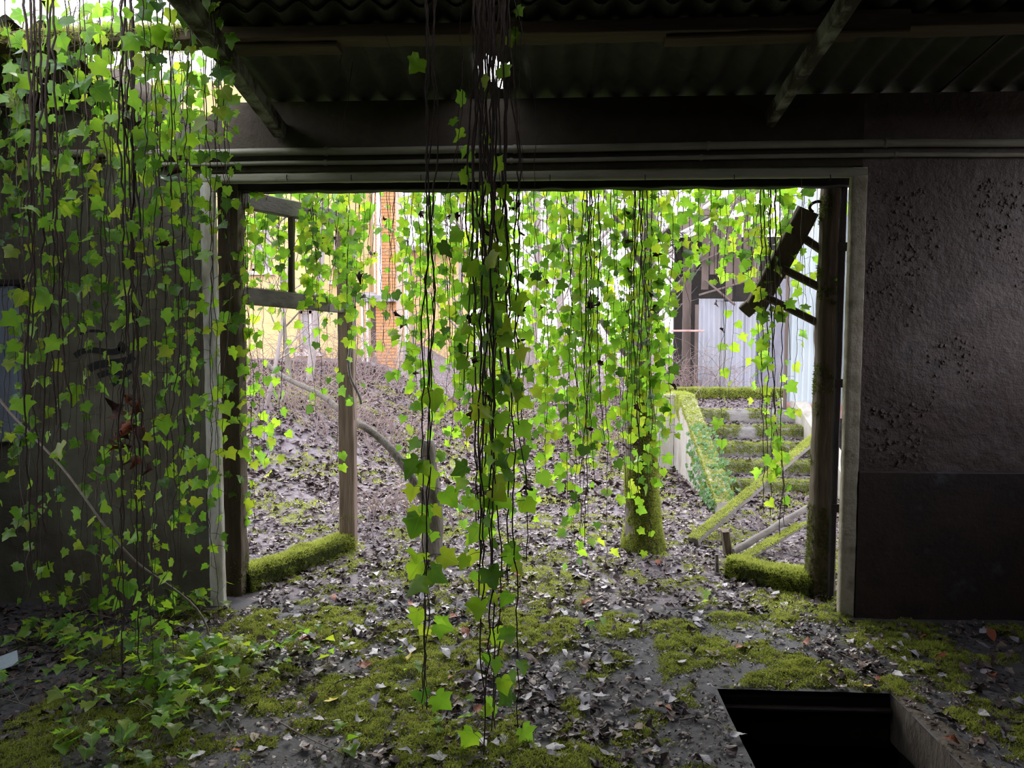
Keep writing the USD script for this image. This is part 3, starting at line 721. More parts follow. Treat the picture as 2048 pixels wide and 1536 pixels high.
below = lambda z0, p=0.9, fade=0.0: (lambda s, z: p if z < z0 else 0.04)
ZE = 2.66                                # the curtain outside hangs from the eaves
DG = 'ivy strands hanging in the doorway'
curtain(15, (490, 640), (4.72, 5.05), ZE, (480, 640), 'short ivy strand across the rails of the timber door frame', DG, 101, prob=below(2.6, 0.85), spacing=0.052)
curtain(14, (600, 735), (4.75, 5.2), ZE, (540, 700), 'thick leafy ivy strand near the top of the far timber post', DG, 102, prob=below(2.6, 0.95), spacing=0.048)
curtain(8, (495, 735), (4.72, 5.1), ZE, (760, 980), 'sparse long ivy strand hanging through the timber door frame', DG, 103, prob=lambda s, z: 0.75 if z < 2.6 else 0, spacing=0.085)
curtain(6, (735, 800), (4.6, 5.0), ZE, (480, 800), 'thin ivy strand hanging before the orange brick pier', DG, 104, prob=below(2.6, 0.55), spacing=0.08)
curtain(16, (800, 935), (4.55, 5.0), ZE, (600, 960), 'leafy ivy strand hanging between brick pier and central bundle', DG, 105, prob=below(2.6, 0.85), spacing=0.054)
curtain(16, (930, 1075), (4.55, 5.1), ZE, (760, 1100), 'leafy ivy strand hanging behind the dark central vine bundle', DG, 106, prob=below(2.6, 0.8), spacing=0.054)
curtain(29, (1080, 1350), (4.55, 5.1), ZE, (780, 1010), 'dense leafy ivy strand hanging above the mossy tree trunk', DG, 107, prob=below(2.6, 0.94), spacing=0.05)
curtain(8, (1110, 1300), (4.55, 4.9), ZE, (1000, 1190), 'long ivy strand reaching the leaf litter beside the mossy trunk', DG, 108, prob=below(2.4, 0.6), spacing=0.08)
curtain(20, (1350, 1610), (4.55, 5.0), ZE, (470, 640), 'short ivy strand hanging before the corrugated shed', DG, 109, prob=below(2.6, 0.92), spacing=0.048)
curtain(6, (1400, 1640), (4.9, 5.3), ZE, (650, 860), 'long sparse ivy strand hanging before the stone steps', DG, 110, prob=below(2.6, 0.6), spacing=0.075)
curtain(6, (1165, 1200), (4.45, 4.55), ZE, (860, 1120), 'dark stem of the narrow bundle above the mossy trunk', DG, 115, prob=lambda s, z: 0.2, spacing=0.08, rad=0.0034, dead=0.3)
curtain(6, (1268, 1296), (4.45, 4.55), ZE, (760, 1000), 'dark stem of the narrow bundle before the shed corner', DG, 116, prob=lambda s, z: 0.2, spacing=0.08, rad=0.0034, dead=0.3)
curtain(6, (1520, 1560), (4.5, 4.6), ZE, (900, 1090), 'ivy strand of the narrow bundle by the broken door leaf', DG, 111, prob=lambda s, z: 0.5 if z < 1.9 else 0.2, spacing=0.07, rad=0.0035)
curtain(8, (447, 495), (4.36, 4.48), ZE, (800, 1210), 'ivy strand climbing down the near timber post and white jamb', DG, 112, prob=below(2.5, 0.8), spacing=0.08)
curtain(4, (1600, 1700), (4.3, 4.6), ZE, (500, 900), 'wiry bare ivy strand in front of the mossy door post', DG, 113, prob=lambda s, z: 0.15, spacing=0.08, rad=0.0016, stem='stem_pale')

curtain(10, (470, 1620), (4.5, 5.1), ZE, (520, 1000), 'bare wiry stem slanting across the doorway ivy', DG, 114, prob=lambda s, z: 0.08, spacing=0.09, rad=0.0017, drift=150, sway=0.08)

CG = 'vines of the dark central bundle'
zt = lambda y: float(zr(y)) - 0.03
curtain(18, (945, 1022), (2.75, 3.3), zt, (760, 1240), 'dark stem of the central vine bundle', CG, 121, prob=lambda s, z: 0.05 if z > 2.2 else 0.42, spacing=0.075, rad=0.0042, drift=40, size=0.066, sway=0.05, dead=0.12)
curtain(5, (955, 1010), (2.75, 2.9), zt, (1420, 1510), 'floor length stem of the central bundle', CG, 122, prob=lambda s, z: 0.03 if z > 1.9 else 0.42, spacing=0.085, rad=0.0045, drift=22, size=0.075)
curtain(4, (845, 880), (2.72, 3.0), zt, (1400, 1510), 'bare dark vine beside the central bundle, big leaves below', CG, 123, prob=lambda s, z: 0.04 if z > 1.2 else 0.5, spacing=0.085, rad=0.0034, drift=14, size=0.08)
curtain(4, (900, 1040), (3.2, 3.9), zt, (240, 420), 'short brown rootlet hanging under the small roof hole', CG, 124, prob=lambda s, z: 0.18, spacing=0.09, rad=0.002, sway=0.05)
curtain(4, (640, 880), (3.4, 3.9), zt, (100, 330), 'thin bare rootlet hanging from the purlin', CG, 125, prob=lambda s, z: 0.02, spacing=0.1, rad=0.0018, sway=0.05)

zt = lambda y: float(zr(y)) + 0.01
IG = 'ivy strands of the inner left curtain'
curtain(16, (0, 200), (3.0, 3.9), zt, (860, 1300), 'leafy inner ivy strand near the blue-grey board', IG, 131, prob=lambda s, z: 0.72 if z > 2.1 else 0.38, spacing=0.066, size=0.058, rad=0.0032)
curtain(17, (190, 350), (2.9, 3.9), zt, (900, 1400), 'leafy ivy strand in front of the soot marked plaster', IG, 132, prob=lambda s, z: 0.66 if z > 2.1 else 0.34, spacing=0.07, size=0.056, rad=0.0032)
curtain(14, (345, 455), (3.0, 3.95), zt, (900, 1260), 'leafy ivy strand beside the flaking white jamb', IG, 133, prob=lambda s, z: 0.72 if z > 2.1 else 0.42, spacing=0.066, size=0.058)
curtain(8, (60, 130), (2.8, 3.0), zt, (600, 1300), 'dark bare stem in the thickest bundle of the inner curtain', IG, 134, prob=lambda s, z: 0.12, spacing=0.08, rad=0.0055)
curtain(5, (255, 275), (2.9, 3.1), zt, (900, 1500), 'dark bare stem of the slim bundle in the inner curtain', IG, 135, prob=lambda s, z: 0.1, spacing=0.08, rad=0.005)
curtain(18, (10, 460), (2.9, 4.05), zt, (90, 420), 'short bright ivy strand spilling through the broken roof', IG, 136, prob=lambda s, z: 0.9, spacing=0.055, size=0.07)
curtain(10, (20, 460), (3.2, 4.05), zt, (700, 1300), 'thin pale rootlet strand in the inner curtain', IG, 137, prob=lambda s, z: 0.12, spacing=0.08, rad=0.0016, stem='stem_pale', sway=0.06)
curtain(8, (150, 460), (4.55, 4.61), lambda y: float(zr(y)) + 0.03, (150, 260), 'short ivy strand beyond the broken wall top', IG, 138, prob=lambda s, z: 0.9, spacing=0.05, size=0.07)
curtain(6, (925, 1045), (2.8, 3.2), zt, (500, 900), 'thin tangled rootlet around the central bundle', CG, 126, prob=lambda s, z: 0.04, spacing=0.08, rad=0.0016, sway=0.1, drift=45)
# one long stem slanting down across the curtain
r_ = np.random.default_rng(140)
top_ = at(-70, 0, Y=3.3)
top_[2] = float(zr(3.3)) - 0.02
pth = smooth_path([top_, at(-75, 200, Y=3.3), at(-70, 500, Y=3.3), at(-20, 770, Y=3.3), at(120, 930, Y=3.3), at(190, 1025, Y=3.25), at(280, 1130, Y=3.3), at(370, 1195, Y=3.4), at(420, 1280, Y=3.45)], 60)
th = Thing('ivy_vine', 'long bare ivy stem slanting across the inner curtain', 'ivy', pth[0])
th.part('stem', tube(pth, 0.0055, 6, 0.001, 40), 'stem_pale', smooth=True)
# clump of dead rusty leaves caught in the curtain
cl = Thing('dead_leaf_clump', 'rust brown dead leaf clump caught in the inner ivy curtain', 'dead leaves', at(255, 840, Y=3.2))
r_ = np.random.default_rng(141)
for k in range(16):
    p = at(r_.uniform(225, 290), r_.uniform(800, 915), Y=3.2 + r_.uniform(-0.06, 0.06))
    cl.part('dead_leaf', crumple(p, r_.uniform(0.05, 0.09), r_), 'leaf_rust' if k % 3 == 0 else 'dead_hanging', smooth=True)
cl.part('stem', tube(strand(r_, at(255, 700, Y=3.2), at(258, 920, Y=3.2), 0.01), 0.002, 4), 'stem_dark')

# runners creeping over the floor on the left
RG = 'ivy runners on the floor'
RUN = []
for k in range(26):
    r_ = np.random.default_rng(150 + k)
    RUN.append((r_.uniform(90, 440), r_.uniform(1190, 1430), k))
NR = {}
for (rx, ry, k) in sorted(RUN):
    r_ = np.random.default_rng(550 + k)
    s0 = at(rx, ry, Z=0.03)
    s1 = s0 + [r_.uniform(0.15, 0.75) if k % 4 else r_.uniform(-0.4, 0.1), r_.uniform(-0.5, 0.35), 0]
    mid = (s0 + s1) / 2 + [r_.normal(0, 0.1), r_.normal(0, 0.1), 0]
    pth = smooth_path([s0, mid, s1], 16)
    pth[:, 1] = np.minimum(pth[:, 1], 4.06)
    pth[:, 2] = bumps(pth[:, 0], pth[:, 1]) + 0.012 + 0.05 * np.abs(np.sin(np.linspace(0, 6, 16))) * r_.uniform(0, 1)
    lab = 'ivy runner creeping over the floor below the white jamb' if s0[0] > -1.9 else 'ivy runner in the floor mound below the inner curtain'
    NR[lab] = NR.get(lab, 0) + 1
    th = Thing('ivy_runner', f'{lab}, {ORD[NR[lab] - 1]} from the left', 'ivy', s0, RG)
    tb = [tube(pth, 0.002, 4)]
    lv = []
    for i in range(1, 16):
        for _ in range(2):
            if r_.uniform() < 0.58:
                e = pth[i] + [r_.normal(0, 0.05), r_.normal(0, 0.05), r_.uniform(0.03, 0.13)]
                tb.append(tube([pth[i], (pth[i] + e) / 2 + [0, 0, 0.012], e], 0.0012, 3))
                a = r_.uniform(0, 2 * PI)
                lv.append((e, np.array([math.cos(a), math.sin(a) - 0.4, -0.25]), np.array([r_.normal(0, 0.4), 0.35, 1.0]), r_.uniform(0.04, 0.075)))
    th.part('stem', join(tb), 'stem_pale', smooth=True)
    for e, t_, n_, s_ in lv:
        put_leaf(th, e, t_, n_, s_, r_, GREENS[r_.choice(5, p=[0.34, 0.2, 0.24, 0.06, 0.16])])
# single sprigs on the floor
SPRIG = ('near the long twig at the front edge', 'left of the central bundle in open moss', 'at the front edge below the ivy mound', 'under the short end of the doorway ivy', 'just right of the ivy mound', 'between ivy mound and bare dark vine', 'at the foot of the bare dark vine', 'close to the mossy sill on the right', 'before the small pale stake', 'at the foot of the central bundle')
for k, (px, py) in enumerate(((690, 1480), (800, 1300), (365, 1520), (1180, 1250), (560, 1330), (830, 1340), (880, 1455), (1555, 1150), (1420, 1190), (960, 1420))):
    r_ = np.random.default_rng(190 + k)
    s0 = at(px, py + 20, Z=0.0)
    th = Thing('ivy_sprig', 'small ivy sprig on the floor ' + SPRIG[k], 'ivy', s0, 'ivy sprigs on the floor')
    tb, lv = [], []
    for _ in range(3):
        e = s0 + [r_.normal(0, 0.03), r_.normal(0, 0.03), r_.uniform(0.03, 0.09)]
        tb.append(tube([s0, (s0 + e) / 2 + [0, 0, 0.01], e], 0.0013, 3))
        lv.append((e, np.array([r_.normal(0, 1), r_.normal(-0.3, 1), -0.3]), np.array([r_.normal(0, 0.3), 0.3, 1.0]), r_.uniform(0.035, 0.065)))
    th.part('stem', join(tb), 'stem_green')
    for e, t_, n_, s_ in lv:
        put_leaf(th, e, t_, n_, s_, r_, 'ivy_lime')

# ---------------------------------------------------------------- moss and litter on the floor and the ground
def zsurf(x, y):
    return np.where(y < 4.3, bumps(x, y), ground_z(x, y))
def in_pit(x, y):
    return (x > PX0 - 0.01) & (x < PX1 + 0.01) & (y < PY1 + 0.01)
def moss_value(x, y):
    p = np.stack([x, y, x * 0], 1)
    return 0.5 * meshkit.fbm(p * 2.6, 3, 21) + 0.5 * meshkit.fbm(p * 8, 4, 27)
mr = np.random.default_rng(60)
def moss_field(n, xr, yr, t, L, w, k, name, label, mt):
    x, y = mr.uniform(*xr, n), mr.uniform(*yr, n)
    val = moss_value(x, y)
    keep = (val + mr.normal(0, 0.022, n) > t) & ~in_pit(x, y) & ~((np.abs(x) > 1.75) & (y > 4.1) & (y < 4.4)) & ((x > -2.6) | (y > 4.4))
    x, y = x[keep], y[keep]
    q = np.stack([x, y, x * 0], 1)
    hum = np.clip(val[keep] - t, 0, 0.12) / 0.12 * (0.3 + 1.0 * meshkit.noise(q * 32, 7))
    P_ = np.stack([x, y, zsurf(x, y) + hum * 0.03 * mr.uniform(0.4, 1, len(x))], 1)
    solo(name, blades(P_, np.tile([0, 0, 1.0], (len(P_), 1)), L, w, k, mr, 1.3), mt, label, 'moss', kind='stuff')
moss_field(210000, (-2.2, 2.6), (2.5, 4.17), 0.487, 0.013, 0.005, 3, 'floor_moss', 'bright green moss patches growing on the concrete floor', 'moss')
moss_field(70000, (-2.6, 2.9), (4.17, 6.5), 0.53, 0.017, 0.007, 3, 'ground_moss', 'green moss between the fallen leaves outside the doorway', 'moss')
moss_field(45000, (-7, 3.0), (6.5, 14), 0.54, 0.04, 0.016, 3, 'grass_tufts', 'thin pale grass and moss on the far leaf covered slope', 'moss')

def dead_leaf_shape(r):
    """an oval, pointed, wrinkled dead leaf, rolled along its rib"""
    n = 7
    t = np.linspace(0, 1, n)
    wdt = np.sin(PI * np.clip(t, 0, 1) ** r.uniform(0.7, 1.1)) * r.uniform(0.38, 0.68)
    xs = (t - 0.5) * 2
    rows = []
    roll, bend, tw = r.uniform(-0.5, 0.9), r.uniform(-0.3, 0.25), r.normal(0, 0.3)
    for i in range(n):
        for sd in (-1, 0, 1):
            w = wdt[i] * sd * (r.uniform(0.65, 1.25) if sd else 1)
            x = xs[i] + (r.normal(0, 0.07) if sd else 0)
            z = roll * w * w * 1.2 + abs(w) * 0.16 * r.normal(0.3, 1) + bend * xs[i] ** 2 + r.normal(0, 0.035) + tw * w * xs[i]
            rows.append((x, w + 0.12 * bend * xs[i] ** 2, z))
    f = []
    for i in range(n - 1):
        for j in range(2):
            a, b = i * 3 + j, (i + 1) * 3 + j
            f += [(a, b, b + 1), (a, b + 1, a + 1)]
    return np.array(rows), np.array(f)
DR = np.random.default_rng(70)
DEAD = [dead_leaf_shape(DR) for _ in range(14)]
def litter(x, y, size, r, tilt=0.24, lift=0.006):
    n = len(x)
    vs, fs, off = [], [], 0
    pick = r.integers(len(DEAD), size=n)
    for s in range(len(DEAD)):
        idx = np.nonzero(pick == s)[0]
        if not len(idx):
            continue
        v, f = DEAD[s]
        m = len(idx)
        a, t, b = r.uniform(0, 2 * PI, m), r.normal(0, tilt, m), r.normal(0, tilt, m)
        V = v[None] * size[idx][:, None, None]
        X, Y, Z = V[..., 0], V[..., 1], V[..., 2]
        Y, Z = Y * np.cos(t)[:, None] - Z * np.sin(t)[:, None], Y * np.sin(t)[:, None] + Z * np.cos(t)[:, None]
        X, Z = X * np.cos(b)[:, None] + Z * np.sin(b)[:, None], -X * np.sin(b)[:, None] + Z * np.cos(b)[:, None]
        X, Y = X * np.cos(a)[:, None] - Y * np.sin(a)[:, None], X * np.sin(a)[:, None] + Y * np.cos(a)[:, None]
        Z = Z - Z.min(1, keepdims=True) * 0.7
        W = np.stack([X + x[idx][:, None], Y + y[idx][:, None], Z + zsurf(x[idx], y[idx])[:, None] + (lift[idx][:, None] if np.ndim(lift) else lift)], -1).reshape(-1, 3)
        vs.append(W)
        fs.append((f[None] + (np.arange(m) * len(v))[:, None, None]).reshape(-1, 3) + off)
        off += len(W)
    return np.vstack(vs), np.vstack(fs)
lr = np.random.default_rng(71)
def litter_field(name, label, n, xr, yr, smin, smax, dens=None):
    x, y = lr.uniform(*xr, n), lr.uniform(*yr, n)
    keep = ~in_pit(x, y) & ~((np.abs(x) > 1.75) & (y > 4.1) & (y < 4.4))
    if dens is not None:
        keep &= lr.uniform(0, 1, n) < dens(x, y)
    x, y = x[keep], y[keep]
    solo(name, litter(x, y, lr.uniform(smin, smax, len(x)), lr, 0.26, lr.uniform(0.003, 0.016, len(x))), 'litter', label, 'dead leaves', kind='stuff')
patch = lambda x, y: (0.55 + 0.45 * np.clip((y - 2.6) / 1.4, 0, 1)) * np.clip(0.25 + 2.2 * (meshkit.fbm(np.stack([x * 1.7, y * 1.7, x * 0], 1), 3, 33) - 0.38), 0.05, 1) * np.where(x > 1.6, 0.45, 1)
litter_field('floor_litter', 'small grey dead leaves scattered thickly over the garage floor', 10500, (-3.2, 3.2), (2.3, 4.16), 0.014, 0.036, patch)
litter_field('floor_debris', 'fine crumbs of rotten leaves strewn between the moss on the floor', 14000, (-3.2, 3.2), (2.3, 4.16), 0.005, 0.013)
litter_field('doorway_litter', 'grey dead leaves covering the ground just outside the doorway', 9000, (-3.0, 3.0), (4.18, 7.2), 0.018, 0.042)
litter_field('slope_litter', 'pale dead leaves covering the far slope and path', 24000, (-8, 3), (7.0, 16), 0.03, 0.065)

# the leaves one can pick out on the floor
tones = [('leaf_pale', 'pale grey'), ('leaf_grey', 'wet grey'), ('leaf_brown', 'dark brown'), ('leaf_rust', 'rust red'), ('leaf_yellow', 'yellow')]
pr = [0.34, 0.34, 0.2, 0.09, 0.03]
k = 0
while k < 290:
    px, py = lr.uniform(380, 2040), lr.uniform(1130, 1530)
    g = at(px, py, Z=0.0)
    x, y = np.array([g[0]]), np.array([g[1]])
    if in_pit(x, y)[0] or g[0] < -3 or g[0] > 3 or (abs(g[0]) > 1.7 and 4.0 < g[1] < 4.5) or lr.uniform() > patch(x, y)[0] + 0.15:
        continue
    c = lr.choice(5, p=pr)
    col = 0 if px < 640 else 1 if px < 840 else 2 if px < 1020 else 3 if px < 1240 else 4 if px < 1450 else 5 if px < 1700 else 6
    row = 0 if g[1] > 4.2 else 1 if g[1] > 3.5 else 2
    place = (('on the threshold below the left sill', 'on the threshold before the arched tree', 'on the threshold behind the central bundle', 'on the threshold before the mossy tree', 'on the threshold before the wooden stub', 'on the threshold below the right sill', 'in the corner by the pale jamb'),
             ('on the floor right of the ivy mound', 'on the floor between ivy mound and bare vine', 'on the floor under the central bundle', 'on the floor right of the central bundle', 'on the floor behind the pit corner', 'on the floor behind the inspection pit', 'on the dark floor by the peeling wall'),
             ('at the front edge near the ivy mound', 'at the front edge beside the long twig', 'at the front edge below the central bundle', 'at the front edge on bare concrete', 'at the front edge left of the pit', 'on the rim of the inspection pit', 'on the floor right of the pit'))[row][col]
    v, f = litter(x, y, np.array([lr.uniform(0.024, 0.045)]), lr, 0.25, 0.018)
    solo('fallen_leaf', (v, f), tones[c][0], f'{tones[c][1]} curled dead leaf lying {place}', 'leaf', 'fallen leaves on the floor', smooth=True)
    k += 1
# twigs on the floor
for k, pts in enumerate((((640, 1165), (740, 1115), (810, 1098)), ((540, 1430), (660, 1490), (760, 1530)), ((1360, 1435), (1440, 1440), (1450, 1468)), ((950, 1375), (1020, 1395), (1060, 1390)), ((1640, 1270), (1690, 1310), (1720, 1322), (1890, 1350)), ((300, 1400), (420, 1395), (560, 1380)))):
    P_ = smooth_path([at(x, y, Z=0.02) for x, y in pts], 14)
    P_[:, 2] = bumps(P_[:, 0], P_[:, 1]) + 0.014
    lab = ('pale forked twig lying at the foot of the far timber post', 'long thin twig lying at the near edge of the floor', 'short bent twig lying beside the pit', 'thin curved twig lying under the central bundle', 'long bare twig lying in front of the dark dado', 'straight pale twig lying among the ivy runners')[k]
    solo('twig', tube(P_, np.linspace(0.0035, 0.0018, 14), 5, 0.0008, 60, k), 'stem_pale', lab, 'twig', smooth=True)
# blue-grey broken slab at the left
s0, s1 = at(-30, 1352, Z=0.02), at(48, 1318, Z=0.06)
sl = Thing('broken_slab', 'blue-grey broken sheet slab lying at the foot of the inner curtain', 'slab', s0)
sl.part('slab', beam(s0 + (-0.05, 0, 0.01), s1 + (-0.03, 0, 0.01), 0.10, 0.014, up=(0.1, -0.3, 1), amp=0.006, seed=2, freq=12), 'slab_blue')

# ---------------------------------------------------------------- trees and planks outside
tb = at(1290, 1108, Z=0.0)
tr = Thing('mossy_tree', 'stout moss covered tree trunk standing outside the doorway', 'tree', tb)
hh = np.linspace(-0.1, 3.4, 60)
cx = tb[0] + np.interp(hh, [0, 1.1, 2.2, 3.4], [0, -0.045, 0.0, 0.08])
tk = np.stack([cx, np.full(60, tb[1] + 0.1), hh], 1)
rad = np.interp(hh, [-0.1, 0, 0.15, 0.5, 1.1, 1.3, 2.2, 3.4], [0.21, 0.165, 0.135, 0.118, 0.105, 0.07, 0.05, 0.035])
tm = tube(tk, rad, 20, 0.014, 6, 3, up=(0, 1, 0.01))
tr.part('trunk', tm, 'bark', smooth=True)
moss_cover(tr, tm, 40000, lambda P_, N_: (P_[:, 2] < 1.35) & (N_[:, 0] * 0.3 + meshkit.fbm(P_ * 4, 3, 3) + 0.25 * np.exp(-P_[:, 2] * 3) > 0.27), 0.022, 0.006, 3, 51)
bps = []
for a, (z, dx, dy, dz) in enumerate(((1.35, -0.7, 0.3, 1.2), (1.7, 0.8, 0.2, 1.1), (2.1, -0.5, -0.2, 1.0), (1.2, 0.35, 0.1, 0.25))):
    s = np.array([np.interp(z, hh, cx), tb[1] + 0.1, z])
    tr.part('branch', tube(smooth_path([s, s + np.array([dx, dy, dz]) * [0.5, 0.5, 0.4], s + [dx, dy, dz]], 14), np.linspace(0.03, 0.008, 14), 7, 0.003, 20, a), 'bark', smooth=True)

ab = at(862, 1112, Z=0.0)
at_ = Thing('arched_tree', 'small broken tree with a long limb arching down beside the post', 'tree', ab)
hs = np.linspace(-0.05, 0.85, 20)
at_.part('stump', tube(np.stack([ab[0] + 0.02 * np.sin(hs * 5), np.full(20, ab[1]), hs], 1), np.interp(hs, [-0.05, 0.1, 0.4, 0.85], [0.11, 0.08, 0.065, 0.05]), 12, 0.012, 9, 3), 'bark', smooth=True)
yy = ab[1]
limb = smooth_path([at(856, 1015, Y=yy), at(840, 985, Y=yy), at(800, 920, Y=yy + 0.05), at(750, 868, Y=yy + 0.15), at(706, 840, Y=yy + 0.3), at(650, 795, Y=yy + 0.6), at(590, 765, Y=yy + 0.9), at(530, 722, Y=yy + 1.2)], 40)
at_.part('limb', tube(limb, np.linspace(0.033, 0.018, 40), 9, 0.004, 14, 6), 'bark', smooth=True)
at_.part('ivy_stem', tube(smooth_path([at(706, 640, Y=yy + 0.02), at(700, 700, Y=yy - 0.05), at(703, 760, Y=yy - 0.05), at(718, 790, Y=yy - 0.04), at(722, 808, Y=yy - 0.03)], 20), 0.011, 7), 'bark_pale', smooth=True)

def plank(name, p, q, w, h, lab, seed, mossy=0.45, mt='grey_timber', n=5000):
    p, q = np.array(p), np.array(q)
    t = Thing(name, lab, 'plank', p)
    m = beam(p, q, w, h, amp=0.008, seed=seed, seg=0.05)
    t.part('board', m, mt, smooth=40)
    if n:
        moss_cover(t, m, n, lambda P_, N_: (N_[:, 2] > 0.2) & (meshkit.fbm(P_ * 6, 3, seed) > mossy), 0.018, 0.006, 3, seed)
p0, p1 = at(1386, 1082, Z=0.04), at(1640, 868, Y=7.3)
plank('fallen_plank', p0, p1, 0.085, 0.05, 'mossy plank leaning from the ground up against the steps', 61, 0.26, n=11000)
p0, p1 = at(1466, 1104, Z=0.06), at(1640, 1000, Y=5.9)
plank('fallen_plank', p0, p1, 0.03, 0.05, 'narrow grey plank edge lying above its mossy twin near the sill', 62, 0.6, n=2000)
p0, p1 = at(1480, 1122, Z=0.03), at(1648, 1024, Y=5.8)
plank('fallen_plank', p0, p1, 0.07, 0.03, 'mossy lower plank of the pair beside the thick mossy sill', 63, 0.42, n=4000)
p0 = at(1458, 1112, Z=0.0)
plank('wooden_stub', p0 + (0, 0, -0.03), p0 + (-0.035, 0, 0.19), 0.10, 0.05, 'dark square wooden stub standing beside the fallen planks', 64, 1, 'dark_timber', 0)
p0 = at(1434, 1146, Z=0.0)
plank('wooden_stake', p0 + (0, 0, -0.03), p0 + (-0.005, 0, 0.13), 0.03, 0.03, 'small pale stake poking up before the wooden stub', 65, 1, 'grey_timber', 0)

# ---------------------------------------------------------------- stone steps and terrace on the right
SX0, SX1 = 1.74, 2.86
stp = Thing('stone_steps', 'mossy stone steps climbing to the shed terrace', 'steps', (2.3, 7.4, 0))
mparts = []
for k in range(5):
    y = 7.4 + 0.28 * k
    z1 = 0.15 * (k + 1)
    s = beam((SX0, y + 0.16, z1 - 0.085), (SX1 + 0.1, y + 0.16, z1 - 0.085), 0.32, 0.17, amp=0.014, seed=k, seg=0.08, c=0.025)
    stp.part('step', s, 'stone_step', smooth=40)
    P_, N_ = sample(s, 11000, np.random.default_rng(80 + k), lambda P, N: (P[:, 1] < y + 0.06 + 0.08 * meshkit.noise(P * 8)) & (N[:, 2] - N[:, 1] > 0.3) & (P[:, 2] > z1 - 0.11) & (meshkit.fbm(P * 4, 3, k) > (0.60 if k == 4 else 0.33)))
    if len(P_):
        mparts.append(blades(P_, N_, 0.022, 0.008, 3, np.random.default_rng(90 + k)))
stp.part('moss', join(mparts), 'moss', kind='stuff')
prof = m3.CrossSection([[(9.1, -0.1), (9.1, 0.92), (8.55, 0.92), (6.62, 0.10), (6.62, -0.1)]])
ck = prof.extrude(0.17).rotate([90, 0, 90]).translate([1.56, 0, 0])
stp.part('cheek_wall', ck, 'cheek_concrete')
moss_cover(stp, ck, 30000, lambda P_, N_: (N_[:, 2] > 0.4) | ((N_[:, 0] < -0.5) & (P_[:, 2] > 0.1 + (P_[:, 1] - 6.62) * 0.425 - 0.12 * meshkit.noise(P_ * 6) - (0.25 * (meshkit.fbm(P_ * 3, 3, 2) > 0.55)))), 0.024, 0.008, 3, 95)
stp.part('pier', beam((1.38, 9.0, -0.2), (1.38, 9.0, 0.9), 0.36, 0.3, up=(0, 1, 0), amp=0.015, seed=3), 'cheek_concrete', smooth=40)
moss_cover(stp, beam((1.38, 9.0, -0.2), (1.38, 9.0, 0.9), 0.36, 0.3, up=(0, 1, 0), amp=0.015, seed=3), 3000, lambda P_, N_: (N_[:, 2] > 0.3) | (P_[:, 2] > 0.86), 0.022, 0.008, 3, 96)
stp.part('cheek_wall', m3.CrossSection([[(9.1, -0.1), (9.1, 0.85), (8.55, 0.85), (7.0, 0.2), (7.0, -0.1)]]).extrude(0.15).rotate([90, 0, 90]).translate([2.88, 0, 0]), 'cheek_concrete')
ipr = np.random.default_rng(97)
ivs = []
for k in range(260):                     # small ivy on the foot of the cheek wall
    y = ipr.uniform(6.62, 7.9)
    z = 0.10 + (y - 6.62) * 0.425
    side = ipr.uniform() < 0.6
    p = np.array([1.55 - ipr.uniform(0.0, 0.03), y, z * ipr.uniform(0.2, 1)]) if side else np.array([ipr.uniform(1.56, 1.8), y, z + 0.03])
    v, f, _ = leaf_at(p, np.array([ipr.normal(-0.3, 0.4), ipr.normal(-0.4, 0.4), -0.8]), np.array([-0.6, -0.6, 0.6]) + ipr.normal(0, 0.3, 3), ipr.uniform(0.028, 0.048), ipr)
    ivs.append((v, f))
stp.part('ivy', join(ivs), 'ivy_deep', kind='stuff')
solo('terrace', grid(np.linspace(1.74, 9, 60), np.linspace(8.6, 16, 60), lambda X, Y: 0.73 + bumps(X, Y) * 1.5), 'soil', 'leaf covered terrace at the top of the steps', kind='structure', smooth=True)
def tz(x, y):
    return 0.74 + 0 * x
x, y = lr.uniform(1.75, 3.4, 900), lr.uniform(8.6, 10.3, 900)
old = zsurf
zsurf = lambda x, y: 0.735 + bumps(x, y) * 1.5
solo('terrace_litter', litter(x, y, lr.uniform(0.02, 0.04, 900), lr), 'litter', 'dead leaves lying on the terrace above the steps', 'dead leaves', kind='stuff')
xs_, ys_ = lr.uniform(1.76, 2.86, 500), lr.uniform(7.45, 8.6, 500)
zsurf = lambda x, y: 0.15 * (np.floor((y - 7.4) / 0.28) + 1) + 0.005
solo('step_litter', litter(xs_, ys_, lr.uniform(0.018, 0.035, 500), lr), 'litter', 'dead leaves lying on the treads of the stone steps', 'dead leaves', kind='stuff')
zsurf = old
kb = Thing('mossy_kerb', 'green mossy kerb at the back of the terrace', 'kerb', (2.4, 10.3, 0.74))
km = beam((1.70, 10.3, 0.80), (3.3, 10.3, 0.80), 0.16, 0.16, amp=0.02, seed=5, c=0.03)
kb.part('stone', km, 'moss_body', smooth=50)
moss_cover(kb, km, 7000, lambda P_, N_: N_[:, 2] - N_[:, 1] > 0.2, 0.03, 0.01, 3, 98)

